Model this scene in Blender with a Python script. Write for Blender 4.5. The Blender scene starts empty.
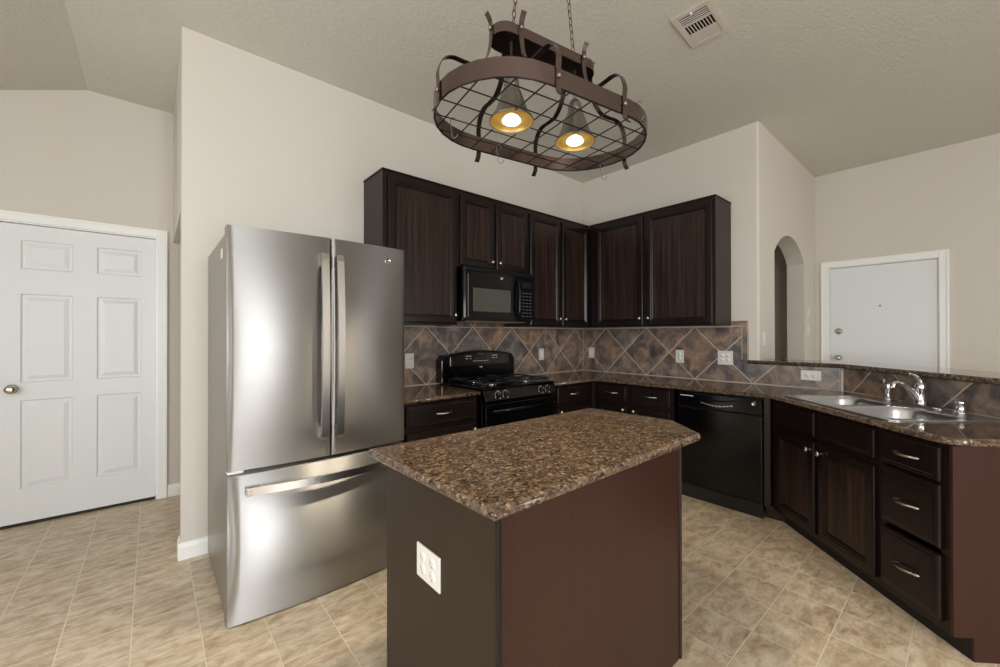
import bpy, bmesh, math, random
from mathutils import Vector, Matrix
random.seed(7)
PI = math.pi
S = bpy.context.scene
COL = S.collection
R2 = math.sqrt(0.5)

# ------------------------------------------------------------ camera, world, light, exposure
cam_d = bpy.data.cameras.new('camera'); cam = bpy.data.objects.new('camera', cam_d); COL.objects.link(cam)
cam_d.sensor_width = 36.0; cam_d.lens = 36.0 * 404.8 / 1000.0; cam_d.clip_start = 0.02
cam.location = (0, 0, 1.30)
cam.rotation_euler = (math.radians(90.216), math.radians(0.06), math.radians(-40.694))
S.camera = cam
S.view_settings.view_transform = 'Standard'; S.view_settings.look = 'None'
S.view_settings.gamma = 1.0; S.view_settings.exposure = 0.34
S.view_settings.use_curve_mapping = False
S.cycles.use_denoising = True
S.cycles.max_bounces = 10; S.cycles.diffuse_bounces = 6; S.cycles.glossy_bounces = 5
S.cycles.sample_clamp_indirect = 6.0
S.cycles.caustics_reflective = False; S.cycles.caustics_refractive = False

W = bpy.data.worlds.new('world'); S.world = W; W.use_nodes = True
W.node_tree.nodes['Background'].inputs[0].default_value = (0.85, 0.93, 1.0, 1)
W.node_tree.nodes['Background'].inputs[1].default_value = 1.5

def area(name, loc, rot, sx, sy, power, color=(1, 1, 1)):
    l = bpy.data.lights.new(name, 'AREA'); l.shape = 'RECTANGLE'; l.size = sx; l.size_y = sy
    l.energy = power; l.color = color
    o = bpy.data.objects.new(name, l); COL.objects.link(o); o.location = loc; o.rotation_euler = rot
    return o
# daylight entering by the rear patio door, the rear window, the side window and the front-room window
area('daylight_patio_door', (0.2, -3.74, 1.5), (math.radians(90), 0, 0), 1.15, 2.85, 120, (0.98, 0.99, 1.0))
area('daylight_rear_window', (4.1, -3.74, 1.45), (math.radians(90), 0, 0), 0.5, 2.5, 26, (0.98, 0.99, 1.0))
area('daylight_side_window', (-2.32, 0.9, 1.45), (math.radians(90), 0, math.radians(-90)), 2.4, 1.4, 56, (0.96, 0.98, 1.0))
area('daylight_side_window_rear', (-2.32, -2.2, 1.45), (math.radians(90), 0, math.radians(-90)), 1.5, 1.4, 44, (0.96, 0.98, 1.0))

# ------------------------------------------------------------ materials
def lin(c):
    f = lambda v: v / 12.92 if v <= 0.04045 else ((v + 0.055) / 1.055) ** 2.4
    return tuple(f(v / 255.0) for v in c) + (1.0,)

class NT:
    def __init__(s, name):
        s.m = bpy.data.materials.new(name); s.m.use_nodes = True
        s.t = s.m.node_tree; s.b = s.t.nodes['Principled BSDF']
    def n(s, typ, **kw):
        nd = s.t.nodes.new(typ)
        for k, v in kw.items(): setattr(nd, k, v)
        return nd
    def l(s, a, b): s.t.links.new(a, b)
    def val(s, x, sock):
        if hasattr(x, 'is_output'): s.l(x, sock)
        else: sock.default_value = x
    def math(s, op, a, b=0.0, c=0.0):
        nd = s.n('ShaderNodeMath', operation=op)
        s.val(a, nd.inputs[0]); s.val(b, nd.inputs[1]); s.val(c, nd.inputs[2])
        return nd.outputs[0]
    def mix(s, f, a, b):
        nd = s.n('ShaderNodeMix', data_type='RGBA')
        s.val(f, nd.inputs[0]); s.val(a, nd.inputs[6]); s.val(b, nd.inputs[7])
        return nd.outputs[2]
    def noise(s, vec, scale, detail=3.0, rough=0.5):
        nd = s.n('ShaderNodeTexNoise'); nd.inputs['Scale'].default_value = scale
        nd.inputs['Detail'].default_value = detail; nd.inputs['Roughness'].default_value = rough
        if vec is not None: s.l(vec, nd.inputs['Vector'])
        return nd.outputs['Fac']
    def ramp(s, fac, stops):
        nd = s.n('ShaderNodeValToRGB'); s.l(fac, nd.inputs[0]); e = nd.color_ramp.elements
        while len(e) < len(stops): e.new(0.5)
        for i, (p, c) in enumerate(stops): e[i].position = p; e[i].color = c
        return nd.outputs[0]
    def coords(s, kind='Object'):
        return s.n('ShaderNodeTexCoord').outputs[kind]
    def mapping(s, vec, scale=(1, 1, 1), loc=(0, 0, 0)):
        nd = s.n('ShaderNodeMapping'); s.l(vec, nd.inputs[0])
        nd.inputs['Scale'].default_value = scale; nd.inputs['Location'].default_value = loc
        return nd.outputs[0]
    def set(s, **kw):
        for k, v in kw.items(): s.val(v, s.b.inputs[k.replace('_', ' ')])
        return s
    def bump(s, h, strength, dist=0.01):
        nd = s.n('ShaderNodeBump'); nd.inputs['Strength'].default_value = strength
        nd.inputs['Distance'].default_value = dist; s.l(h, nd.inputs['Height'])
        s.l(nd.outputs[0], s.b.inputs['Normal'])

def simple(name, rgb, rough=0.5, metal=0.0, **kw):
    n = NT(name); n.set(Base_Color=lin(rgb), Roughness=rough, Metallic=metal, **kw); return n.m

def wall_mat():
    n = NT('wall_paint'); c = n.coords()
    n.set(Base_Color=lin((205, 199, 190)), Roughness=0.75)
    n.bump(n.noise(c, 160, 3), 0.12, 0.004); return n.m
def ceiling_mat():
    n = NT('ceiling_texture'); c = n.coords()
    n.set(Base_Color=lin((203, 200, 190)), Roughness=0.9)
    a = n.noise(n.mapping(c, (1, 1.5, 1)), 46, 4, 0.6)
    n.bump(a, 0.4, 0.012); return n.m
def floor_mat():
    n = NT('floor_tile'); c = n.coords()
    sp = n.n('ShaderNodeSeparateXYZ'); n.l(c, sp.inputs[0])
    P = 0.2295
    u = n.math('DIVIDE', n.math('SUBTRACT', sp.outputs[0], 0.164), P)
    v = n.math('DIVIDE', n.math('SUBTRACT', sp.outputs[1], 0.858), P)
    du = n.math('ABSOLUTE', n.math('SUBTRACT', n.math('FRACT', u), 0.5))
    dv = n.math('ABSOLUTE', n.math('SUBTRACT', n.math('FRACT', v), 0.5))
    m = n.math('MAXIMUM', du, dv)
    g = n.n('ShaderNodeMapRange', interpolation_type='SMOOTHSTEP'); n.l(m, g.inputs[0])
    g.inputs[1].default_value = 0.485; g.inputs[2].default_value = 0.492
    cb = n.n('ShaderNodeCombineXYZ'); n.l(n.math('FLOOR', u), cb.inputs[0]); n.l(n.math('FLOOR', v), cb.inputs[1])
    wn = n.n('ShaderNodeTexWhiteNoise'); n.l(cb.outputs[0], wn.inputs[0])
    off = n.n('ShaderNodeVectorMath', operation='MULTIPLY_ADD'); n.l(wn.outputs['Color'], off.inputs[0])
    off.inputs[1].default_value = (9, 9, 9); n.l(c, off.inputs[2])
    mp = n.mapping(off.outputs[0], (1.0, 1.9, 1))
    d = n.n('ShaderNodeTexNoise'); d.inputs['Scale'].default_value = 11; d.inputs['Detail'].default_value = 9
    d.inputs['Roughness'].default_value = 0.68; d.inputs['Distortion'].default_value = 0.35; n.l(mp, d.inputs['Vector'])
    col = n.ramp(d.outputs['Fac'], [(0.30, lin((156, 134, 108))), (0.46, lin((190, 170, 143))), (0.56, lin((206, 189, 164))), (0.72, lin((220, 208, 188)))])
    tint = n.math('MULTIPLY_ADD', wn.outputs['Value'], 0.14, 0.93)
    hs = n.n('ShaderNodeHueSaturation'); n.l(col, hs.inputs['Color']); n.l(tint, hs.inputs['Value'])
    final = n.mix(g.outputs[0], hs.outputs[0], lin((214, 203, 180)))
    n.set(Base_Color=final, Roughness=0.38)
    n.bump(n.math('SUBTRACT', n.math('MULTIPLY', d.outputs['Fac'], 0.3), g.outputs[0]), 0.35, 0.003)
    return n.m
def slate_mat(name, axis, ofs, dp, op, dq, oq, z0=0.885):
    """diagonal slate tile; t runs along `axis` (vector), lines t-z = op + k*dp and t+z = oq + k*dq"""
    n = NT(name); c = n.coords()
    dt = n.n('ShaderNodeVectorMath', operation='DOT_PRODUCT'); n.l(c, dt.inputs[0]); dt.inputs[1].default_value = axis
    t = n.math('SUBTRACT', dt.outputs['Value'], ofs)
    sp = n.n('ShaderNodeSeparateXYZ'); n.l(c, sp.inputs[0]); z = n.math('SUBTRACT', sp.outputs[2], z0)
    p = n.math('DIVIDE', n.math('SUBTRACT', n.math('SUBTRACT', t, z), op), dp)
    q = n.math('DIVIDE', n.math('SUBTRACT', n.math('ADD', t, z), oq), dq)
    dpn = n.math('ABSOLUTE', n.math('SUBTRACT', n.math('FRACT', p), 0.5))
    dqn = n.math('ABSOLUTE', n.math('SUBTRACT', n.math('FRACT', q), 0.5))
    m = n.math('MAXIMUM', dpn, dqn)
    g = n.n('ShaderNodeMapRange', interpolation_type='SMOOTHSTEP'); n.l(m, g.inputs[0])
    e = 0.0052 / dp
    g.inputs[1].default_value = 0.5 - e * 1.25; g.inputs[2].default_value = 0.5 - e * 0.8
    cb = n.n('ShaderNodeCombineXYZ'); n.l(n.math('FLOOR', p), cb.inputs[0]); n.l(n.math('FLOOR', q), cb.inputs[1])
    wn = n.n('ShaderNodeTexWhiteNoise'); n.l(cb.outputs[0], wn.inputs[0])
    off = n.n('ShaderNodeVectorMath', operation='MULTIPLY_ADD'); n.l(wn.outputs['Color'], off.inputs[0])
    off.inputs[1].default_value = (7, 7, 7); n.l(c, off.inputs[2])
    d = n.n('ShaderNodeTexNoise'); d.inputs['Scale'].default_value = 7.5; d.inputs['Detail'].default_value = 8
    d.inputs['Roughness'].default_value = 0.65; d.inputs['Distortion'].default_value = 0.6; n.l(off.outputs[0], d.inputs['Vector'])
    a = n.ramp(d.outputs['Fac'], [(0.30, lin((66, 54, 50))), (0.44, lin((104, 90, 84))), (0.55, lin((142, 116, 96))), (0.70, lin((176, 146, 118)))])
    b = n.ramp(d.outputs['Fac'], [(0.32, lin((60, 58, 58))), (0.47, lin((96, 91, 90))), (0.66, lin((156, 138, 122)))])
    col = n.mix(wn.outputs['Value'], a, b)
    n.set(Base_Color=n.mix(g.outputs[0], col, lin((196, 176, 158))), Roughness=n.mix(g.outputs[0], (0.3, 0.3, 0.3, 1), (0.8, 0.8, 0.8, 1)))
    n.bump(n.math('SUBTRACT', n.math('MULTIPLY', d.outputs['Fac'], 0.8), g.outputs[0]), 0.5, 0.004)
    return n.m
def granite_mat():
    n = NT('brown_granite'); c = n.coords()
    v = n.n('ShaderNodeTexVoronoi'); v.inputs['Scale'].default_value = 110; n.l(c, v.inputs['Vector'])
    sp = n.n('ShaderNodeSeparateColor'); n.l(v.outputs['Color'], sp.inputs[0])
    a = n.ramp(sp.outputs[0], [(0.0, lin((26, 20, 18))), (0.30, lin((50, 38, 32))), (0.48, lin((80, 64, 52))), (0.68, lin((124, 102, 80))), (0.84, lin((66, 58, 54))), (1.0, lin((176, 154, 132)))])
    big = n.noise(c, 38, 6, 0.75)
    b = n.mix(n.ramp(big, [(0.40, (0, 0, 0, 1)), (0.62, (1, 1, 1, 1))]), lin((24, 20, 18)), lin((126, 106, 86)))
    fine = n.noise(c, 210, 2, 0.5)
    m = n.mix(0.45, a, b)
    m2 = n.mix(n.ramp(fine, [(0.60, (0, 0, 0, 1)), (0.70, (1, 1, 1, 1))]), m, lin((150, 122, 98)))
    n.set(Base_Color=m2, Roughness=0.06, Specular_IOR_Level=0.5); return n.m
def wood_mat(name, rgb1, rgb2, rough=0.34, grain=1.0, axis=2):
    n = NT(name); c = n.coords('Generated' if False else 'Object')
    sc = [38, 38, 38]; sc[axis] = 1.6
    g = n.noise(n.mapping(c, tuple(sc)), 1.0, 6, 0.65)
    sc2 = [120, 120, 120]; sc2[axis] = 3
    f = n.noise(n.mapping(c, tuple(sc2)), 1.0, 3, 0.6)
    mixf = n.math('MULTIPLY_ADD', n.math('ADD', g, n.math('MULTIPLY', f, 0.5)), grain * 2.0, -0.75 * grain * 2.0 + 0.5)
    cl = n.n('ShaderNodeClamp'); n.l(mixf, cl.inputs[0])
    n.set(Base_Color=n.mix(cl.outputs[0], lin(rgb1), lin(rgb2)), Roughness=rough, Specular_IOR_Level=0.3)
    n.bump(f, 0.08, 0.002); return n.m
def steel_mat(name, rgb=(176, 175, 174), rough=0.45, aniso=1.0, rot=0.25):
    n = NT(name); c = n.coords()
    f = n.noise(n.mapping(c, (3, 3, 260)), 1.0, 2, 0.5)
    n.set(Base_Color=lin(rgb), Metallic=1.0, Roughness=n.math('MULTIPLY_ADD', f, 0.08, rough - 0.04), Anisotropic=aniso, Anisotropic_Rotation=rot)
    tg = n.n('ShaderNodeCombineXYZ'); tg.inputs[0].default_value = 1.0; n.l(tg.outputs[0], n.b.inputs['Tangent'])
    return n.m
def emit(name, rgb, strength):
    n = NT(name); n.set(Base_Color=lin(rgb), Emission_Color=lin(rgb), Emission_Strength=strength); return n.m

M = dict(
    wall=wall_mat(), ceil=ceiling_mat(), floor=floor_mat(), granite=granite_mat(),
    trim=simple('white_trim_paint', (234, 234, 231), 0.35), door=simple('white_door_paint', (219, 221, 222), 0.38),
    wood=wood_mat('espresso_wood', (16, 11, 10), (32, 22, 19), 0.24),
    panel=wood_mat('espresso_panel_grain', (20, 14, 12), (57, 40, 32), 0.3, 1.5),
    side=wood_mat('espresso_side_veneer', (42, 32, 29), (54, 42, 37), 0.45, 0.7),
    red=wood_mat('red_brown_veneer_and_lit_tone', (46, 26, 21), (60, 35, 28), 0.36, 0.8),  # island's long panel: same veneer, its warmer lighting put into the colour
    olive=wood_mat('brown_veneer_lit_tone', (40, 30, 22), (50, 38, 29), 0.42, 0.7),  # island ends: same veneer again, olive lighting tone put into the colour
    dark=simple('toe_kick_and_gap_black', (16, 12, 11), 0.6),
    inside=simple('vent_void_shade', (10, 8, 8), 0.9),
    black=simple('gloss_black', (5, 5, 6), 0.12, Specular_IOR_Level=0.35),
    black2=simple('satin_black', (10, 10, 11), 0.35, Specular_IOR_Level=0.3),
    iron=simple('cast_iron', (20, 20, 21), 0.5),
    glassb=simple('oven_glass', (22, 23, 22), 0.06, Coat_Weight=1.0),
    mwglass=simple('microwave_window_mesh', (70, 72, 66), 0.18),
    steel=steel_mat('brushed_stainless'), steelside=simple('fridge_side_grey', (140, 134, 126), 0.33, 0.75),
    handle=simple('handle_stainless', (205, 203, 199), 0.28, 1.0),
    chrome=simple('chrome', (215, 215, 218), 0.06, 1.0),
    nickel=simple('satin_nickel', (200, 192, 180), 0.22, 1.0),
    sink=simple('sink_stainless', (205, 205, 206), 0.28, 1.0),
    bronze=simple('brushed_bronze_metal', (112, 96, 93), 0.27, 1.0), bronze2=simple('dark_bronze_metal', (36, 28, 26), 0.4, 0.6),
    coppery=simple('antique_copper_chain', (112, 82, 70), 0.35, 0.9),
    pewter=simple('lamp_shade_pewter', (128, 122, 114), 0.35, 0.8),
    gold=simple('shade_gold_lining', (176, 150, 84), 0.4, 0.5),
    bulb=emit('lit_bulb', (255, 240, 205), 3.5),
    plate=simple('white_plate', (216, 213, 205), 0.3), slot=simple('socket_slot', (110, 107, 102), 0.5),
    mark=simple('printed_mark', (205, 205, 205), 0.4), display=simple('display_glass', (26, 34, 38), 0.1),
    grout=simple('grout', (190, 172, 155), 0.8), vent=simple('vent_cream', (206, 196, 186), 0.45),
    slateA=slate_mat('slate_tile_range_wall', (1, 0, 0), 3.698, 0.488, 0, 0.488, 0),
    slateB=slate_mat('slate_tile_dishwasher_wall', (0, -1, 0), -2.667, 0.488, 0, 0.488, 0),
    slateC=slate_mat('slate_tile_bar_wall', (-R2, -R2, 0), -4.165 * R2, 0.63, -0.14, 0.63, 0.36),
    slate=slate_mat('slate_tile_border', (1, 0, 0), 0.03, 3, 0.7, 3, 0.9),
)

# ------------------------------------------------------------ mesh helpers
def tf(pts, mat):
    return [mat @ Vector(p) for p in pts] if mat else [Vector(p) for p in pts]
def box(bm, lo, hi, bev=0.0, mat=None, mi=0, seg=2):
    x0, y0, z0 = lo; x1, y1, z1 = hi
    v = [bm.verts.new(p) for p in tf([(x0,y0,z0),(x1,y0,z0),(x1,y1,z0),(x0,y1,z0),(x0,y0,z1),(x1,y0,z1),(x1,y1,z1),(x0,y1,z1)], mat)]
    fs = [bm.faces.new([v[i] for i in f]) for f in ((0,3,2,1),(4,5,6,7),(0,1,5,4),(1,2,6,5),(2,3,7,6),(3,0,4,7))]
    for f in fs: f.material_index = mi
    if bev > 0:
        es = list({e for f in fs for e in f.edges})
        bmesh.ops.bevel(bm, geom=es, offset=bev, segments=seg, profile=0.5, affect='EDGES')
def prism(bm, poly, z0, z1, mat=None, bev=0.0, mi=0, seg=2):
    a = [bm.verts.new(p) for p in tf([(x, y, z0) for x, y in poly], mat)]
    b = [bm.verts.new(p) for p in tf([(x, y, z1) for x, y in poly], mat)]
    n = len(poly); fs = [bm.faces.new(a[::-1]), bm.faces.new(b)]
    for i in range(n): fs.append(bm.faces.new([a[i], a[(i+1) % n], b[(i+1) % n], b[i]]))
    for f in fs: f.material_index = mi
    if bev > 0: bmesh.ops.bevel(bm, geom=list({e for f in fs[:2] for e in f.edges}), offset=bev, segments=seg, profile=0.5, affect='EDGES')
def lathe(bm, prof, n=24, mat=None, mi=0, cap=True):
    """prof: (r, z) list; around z"""
    rings = []
    for r, z in prof:
        rings.append([bm.verts.new(p) for p in tf([(r*math.cos(2*PI*i/n), r*math.sin(2*PI*i/n), z) for i in range(n)], mat)])
    for a, b in zip(rings, rings[1:]):
        for i in range(n):
            f = bm.faces.new([a[i], a[(i+1) % n], b[(i+1) % n], b[i]]); f.smooth = True; f.material_index = mi
    if cap:
        for r, fl in ((rings[0], True), (rings[-1], False)):
            f = bm.faces.new(r[::-1] if fl else r); f.material_index = mi
def tube(bm, pts, r, n=8, mat=None, mi=0, flat=None, closed=False, up=None):
    """sweep a circle (or flat bar when flat=(w,t)) along pts"""
    P = [Vector(p) for p in pts]; m = len(P); rings = []
    prev = None
    for i in range(m):
        if closed: d = P[(i+1) % m] - P[i-1]
        else: d = P[min(i+1, m-1)] - P[max(i-1, 0)]
        d.normalize()
        if up is not None: a = Vector(up)
        elif prev is not None: a = prev
        else: a = Vector((0, 0, 1)) if abs(d.z) < 0.9 else Vector((1, 0, 0))
        a = a - d * a.dot(d); a.normalize(); b = d.cross(a); prev = a
        rr = r[i] if isinstance(r, (list, tuple)) else r
        if flat:
            w, t = flat; cs = [(-w/2, -t/2), (w/2, -t/2), (w/2, t/2), (-w/2, t/2)]
            ring = [P[i] + a*x + b*y for x, y in cs]
        else:
            ring = [P[i] + a*(rr*math.cos(2*PI*k/n)) + b*(rr*math.sin(2*PI*k/n)) for k in range(n)]
        rings.append([bm.verts.new(p) for p in tf(ring, mat)])
    k = len(rings[0])
    for i in range(m if closed else m-1):
        A, B = rings[i], rings[(i+1) % m]
        for j in range(k):
            f = bm.faces.new([A[j], A[(j+1) % k], B[(j+1) % k], B[j]]); f.smooth = not flat; f.material_index = mi
    if not closed:
        bm.faces.new(rings[0][::-1]).material_index = mi; bm.faces.new(rings[-1]).material_index = mi
def obj(name, bm, mats, parent=None, loc=None, rot=None):
    me = bpy.data.meshes.new(name)
    bmesh.ops.recalc_face_normals(bm, faces=bm.faces[:])
    bm.to_mesh(me); bm.free()
    for m in (mats if isinstance(mats, (list, tuple)) else [mats]): me.materials.append(m)
    o = bpy.data.objects.new(name, me); COL.objects.link(o)
    if parent: o.parent = parent
    if loc: o.location = loc
    if rot: o.rotation_euler = rot
    return o
def B(): return bmesh.new()
def thing(name, label, cat, loc=(0, 0, 0), rz=0.0, group=None, rot=None):
    o = bpy.data.objects.new(name, None); COL.objects.link(o); o.location = loc
    o.rotation_euler = rot if rot else (0, 0, rz)
    o['label'] = label; o['category'] = cat
    if group: o['group'] = group
    return o
def tag(o, label, cat, group=None):
    o['label'] = label; o['category'] = cat
    if group: o['group'] = group
    return o
def struct(name, bm, mats, parent=None, loc=None, rot=None):
    o = obj(name, bm, mats, parent, loc, rot)
    if parent is None: o['kind'] = 'structure'
    return o
def catmull(P, k=6):
    P = [Vector(p) for p in P]; out = []
    for i in range(len(P)-1):
        a, b, c, d = P[max(i-1, 0)], P[i], P[i+1], P[min(i+2, len(P)-1)]
        for j in range(k):
            t = j/k
            out.append(0.5*((2*b) + (-a+c)*t + (2*a-5*b+4*c-d)*t*t + (-a+3*b-3*c+d)*t**3))
    out.append(P[-1]); return out
def text_mesh(name, body, size, depth, mat, parent, loc, rot):
    cu = bpy.data.curves.new(name, 'FONT'); cu.body = body; cu.size = size; cu.extrude = depth
    cu.align_x = 'CENTER'; cu.align_y = 'CENTER'
    t = bpy.data.objects.new(name, cu); COL.objects.link(t)
    dg = bpy.context.evaluated_depsgraph_get(); dg.update()
    me = bpy.data.meshes.new_from_object(t.evaluated_get(dg)); COL.objects.unlink(t); bpy.data.objects.remove(t)
    me.materials.clear(); me.materials.append(mat)
    o = bpy.data.objects.new(name, me); COL.objects.link(o); o.parent = parent; o.location = loc; o.rotation_euler = rot
    return o

# ------------------------------------------------------------ room shell
WA, WB, CH, YC, XD = 2.99, 3.87, 3.10, 1.159, 5.744
YR, XL, YL = -3.6, -2.2, 4.22
bm = B(); box(bm, (-2.4, -3.8, -0.12), (6.0, 4.5, 0)); struct('floor', bm, M['floor'])
bm = B()   # ceiling: level, then falling to the left of x = -0.36
prof = [(6.0, CH), (-0.36, CH), (-2.4, CH - 0.39*2.04), (-2.4, CH + 0.15), (6.0, CH + 0.15)]
a = [bm.verts.new((x, -3.8, z)) for x, z in prof]; b = [bm.verts.new((x, 4.5, z)) for x, z in prof]
bm.faces.new(a); bm.faces.new(b[::-1])
for i in range(5): bm.faces.new([a[i], b[i], b[(i+1) % 5], a[(i+1) % 5]])
struct('ceiling', bm, M['ceil'])
def wall(name, lo, hi, bev=0): 
    bm = B(); box(bm, lo, hi, bev); return struct(name, bm, M['wall'])
wall('wall_range', (0.13, WA, 0), (WB, WA + 0.12, CH))
bm = B()
prism(bm, [(WB + 0.02, YC), (WB + 0.13, YC), (WB + 0.13, WA + 0.12), (WB, WA + 0.12), (WB, YC + 0.02), (WB + 0.003, YC + 0.008), (WB + 0.008, YC + 0.003)], 0, CH)
struct('wall_dishwasher', bm, M['wall'])
# wall with the arch (plane y = YC)
T = 0.155
x0, x1, zs, za = 4.28, 5.29, 2.06, 2.27
half = (x1-x0)/2; rise = za-zs; Rr = (half*half + rise*rise)/(2*rise); cx = (x0+x1)/2; cz = za-Rr
arc = []
a0 = math.asin(half/Rr)
for i in range(21):
    t = -a0 + 2*a0*i/20; arc.append((cx + Rr*math.sin(t), cz + Rr*math.cos(t)))
bm = B()
box(bm, (WB+0.13, YC, 0), (x0, YC+T, CH)); box(bm, (x1, YC, 0), (XD+0.12, YC+T, CH))
av = [[bm.verts.new((x, y, z)) for x, z in arc] for y in (YC, YC+T)]; tv = [[bm.verts.new((x, y, CH)) for x, z in arc] for y in (YC, YC+T)]
for i in range(len(arc)-1):
    bm.faces.new([av[0][i], av[0][i+1], tv[0][i+1], tv[0][i]]); bm.faces.new([av[1][i], tv[1][i], tv[1][i+1], av[1][i+1]]); bm.faces.new([av[0][i], av[1][i], av[1][i+1], av[0][i+1]])
struct('wall_arch', bm, M['wall'])
# far wall with the entry door
dy0, dy1, dz = 0.196, 1.036, 2.045
bm = B()
box(bm, (XD, dy1, 0), (XD + 0.12, YC, CH)); box(bm, (XD, YR, 0), (XD + 0.12, dy0, CH)); box(bm, (XD, dy0, dz), (XD + 0.12, dy1, CH))
struct('wall_entry', bm, M['wall'])
# rear and left walls with openings
bm = B()
for lo, hi in (((XL, YR-0.12, 0), (-0.4, YR, CH)), ((-0.4, YR-0.12, 2.95), (0.8, YR, CH)), ((0.8, YR-0.12, 0), (3.85, YR, CH)),
               ((3.85, YR-0.12, 0), (4.35, YR, 0.2)), ((3.85, YR-0.12, 2.75), (4.35, YR, CH)), ((4.35, YR-0.12, 0), (XD+0.12, YR, CH))):
    box(bm, lo, hi)
struct('wall_rear', bm, M['wall'])
bm = B()
zt = 3.1
for lo, hi in (((XL-0.12, YR-0.12, 0), (XL, -2.95, zt)), ((XL-0.12, -2.95, 0), (XL, -1.45, 0.75)), ((XL-0.12, -2.95, 2.15), (XL, -1.45, zt)),
               ((XL-0.12, -1.45, 0), (XL, -0.3, zt)), ((XL-0.12, -0.3, 0), (XL, 2.1, 0.75)), ((XL-0.12, -0.3, 2.15), (XL, 2.1, zt)), ((XL-0.12, 2.1, 0), (XL, YL, zt))):
    box(bm, lo, hi)
struct('wall_left', bm, M['wall'])
def win_frame(name, lo, hi, ax):
    """white window frame lining an opening; ax = axis of thickness"""
    bm = B(); f = 0.05
    (xa, ya, za_), (xb, yb, zb) = lo, hi
    o = 1 if ax == 0 else 0
    def bar(u0, u1, z0, z1):
        l = [0, 0, z0]; h = [0, 0, z1]; l[o] = u0; h[o] = u1; l[ax] = lo[ax]; h[ax] = hi[ax]; box(bm, l, h, 0.004)
    u0, u1 = lo[o], hi[o]; um = (u0+u1)/2
    bar(u0, u0+f, za_, zb); bar(u1-f, u1, za_, zb); bar(u0+f, u1-f, za_, za_+f); bar(u0+f, u1-f, zb-f, zb); bar(um-f/2, um+f/2, za_+f, zb-f)
    struct(name, bm, M['trim'])
win_frame('window_1', (-0.4, YR-0.06, 0), (0.8, YR-0.01, 2.95), 1)
win_frame('window_2', (3.85, YR-0.06, 0.2), (4.35, YR-0.01, 2.75), 1)
bm = B(); box(bm, (2.75, YR, 0), (2.95, YR+0.03, 2.5), 0.004); box(bm, (3.25, YR, 0), (3.35, YR+0.03, 2.5), 0.004); box(bm, (2.95, YR, 2.3), (3.25, YR+0.03, 2.5), 0.004); struct('added_trim_3', bm, simple('added_orange_trim', (230, 150, 60), 0.4))  # unseen orange strips added to reflect as warm streaks in the fridge doors
win_frame('window_3', (XL-0.06, -0.3, 0.75), (XL-0.01, 2.1, 2.15), 0)
win_frame('window_4', (XL-0.06, -2.95, 0.75), (XL-0.01, -1.45, 2.15), 0)
# panelled door wall on the far left
dx0, dx1, dzl = -0.795, 0.032, 2.075
bm = B()
box(bm, (XL-0.12, YL, 0), (dx0, YL+0.12, CH+0.1)); box(bm, (dx1, YL, 0), (1.9, YL+0.12, CH+0.1)); box(bm, (dx0, YL, dzl), (dx1, YL+0.12, CH+0.1))
struct('wall_hall', bm, M['wall'])
# header above the hall opening behind the fridge wall
bm = B(); box(bm, (0.13, WA+0.12, 2.05), (0.25, YL, CH)); struct('wall_hall_header', bm, M['wall'])
bm = B(); box(bm, (1.9, WA+0.12, 0), (2.0, YL+0.12, CH)); struct('wall_hall_side', bm, M['wall'])
# passage behind the arch
bm = B(); box(bm, (WB+0.13, 2.55, 0), (XD+0.12, 2.67, CH)); struct('wall_passage', bm, M['wall'])
bm = B(); box(bm, (XD, YC+T, 0), (XD+0.12, 2.55, CH)); struct('wall_passage_side', bm, M['wall'])

# baseboards
def baseboard(name, p0, p1, nrm):
    """profile extruded from p0 to p1, thickness along nrm"""
    d = Vector((p1[0]-p0[0], p1[1]-p0[1], 0)); L = d.length; d.normalize(); n = Vector((nrm[0], nrm[1], 0))
    bm = B(); pr = [(0, 0), (0.014, 0), (0.014, 0.07), (0.011, 0.076), (0.009, 0.086), (0.004, 0.095), (0, 0.096)]
    A = [bm.verts.new(Vector((p0[0], p0[1], 0)) + n*x + Vector((0, 0, z))) for x, z in pr]
    C_ = [bm.verts.new(Vector((p1[0], p1[1], 0)) + n*x + Vector((0, 0, z))) for x, z in pr]
    bm.faces.new(A); bm.faces.new(C_[::-1])
    for i in range(len(pr)): bm.faces.new([A[i], C_[i], C_[(i+1) % len(pr)], A[(i+1) % len(pr)]])
    struct(name, bm, M['trim'])
baseboard('baseboard_range', (0.116, WA), (1.2, WA), (0, -1))
baseboard('baseboard_range_end', (0.13, WA), (0.13, WA+0.12), (-1, 0))
baseboard('baseboard_hall', (0.098, YL), (1.9, YL), (0, -1))
baseboard('baseboard_hall_left', (XL, YL), (-0.861, YL), (0, -1))
baseboard('baseboard_entry', (XD, YR), (XD, 0.13), (-1, 0))
baseboard('baseboard_left', (XL, YR), (XL, YL), (1, 0))
baseboard('baseboard_arch', (x1, YC), (XD, YC), (0, -1))

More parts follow.
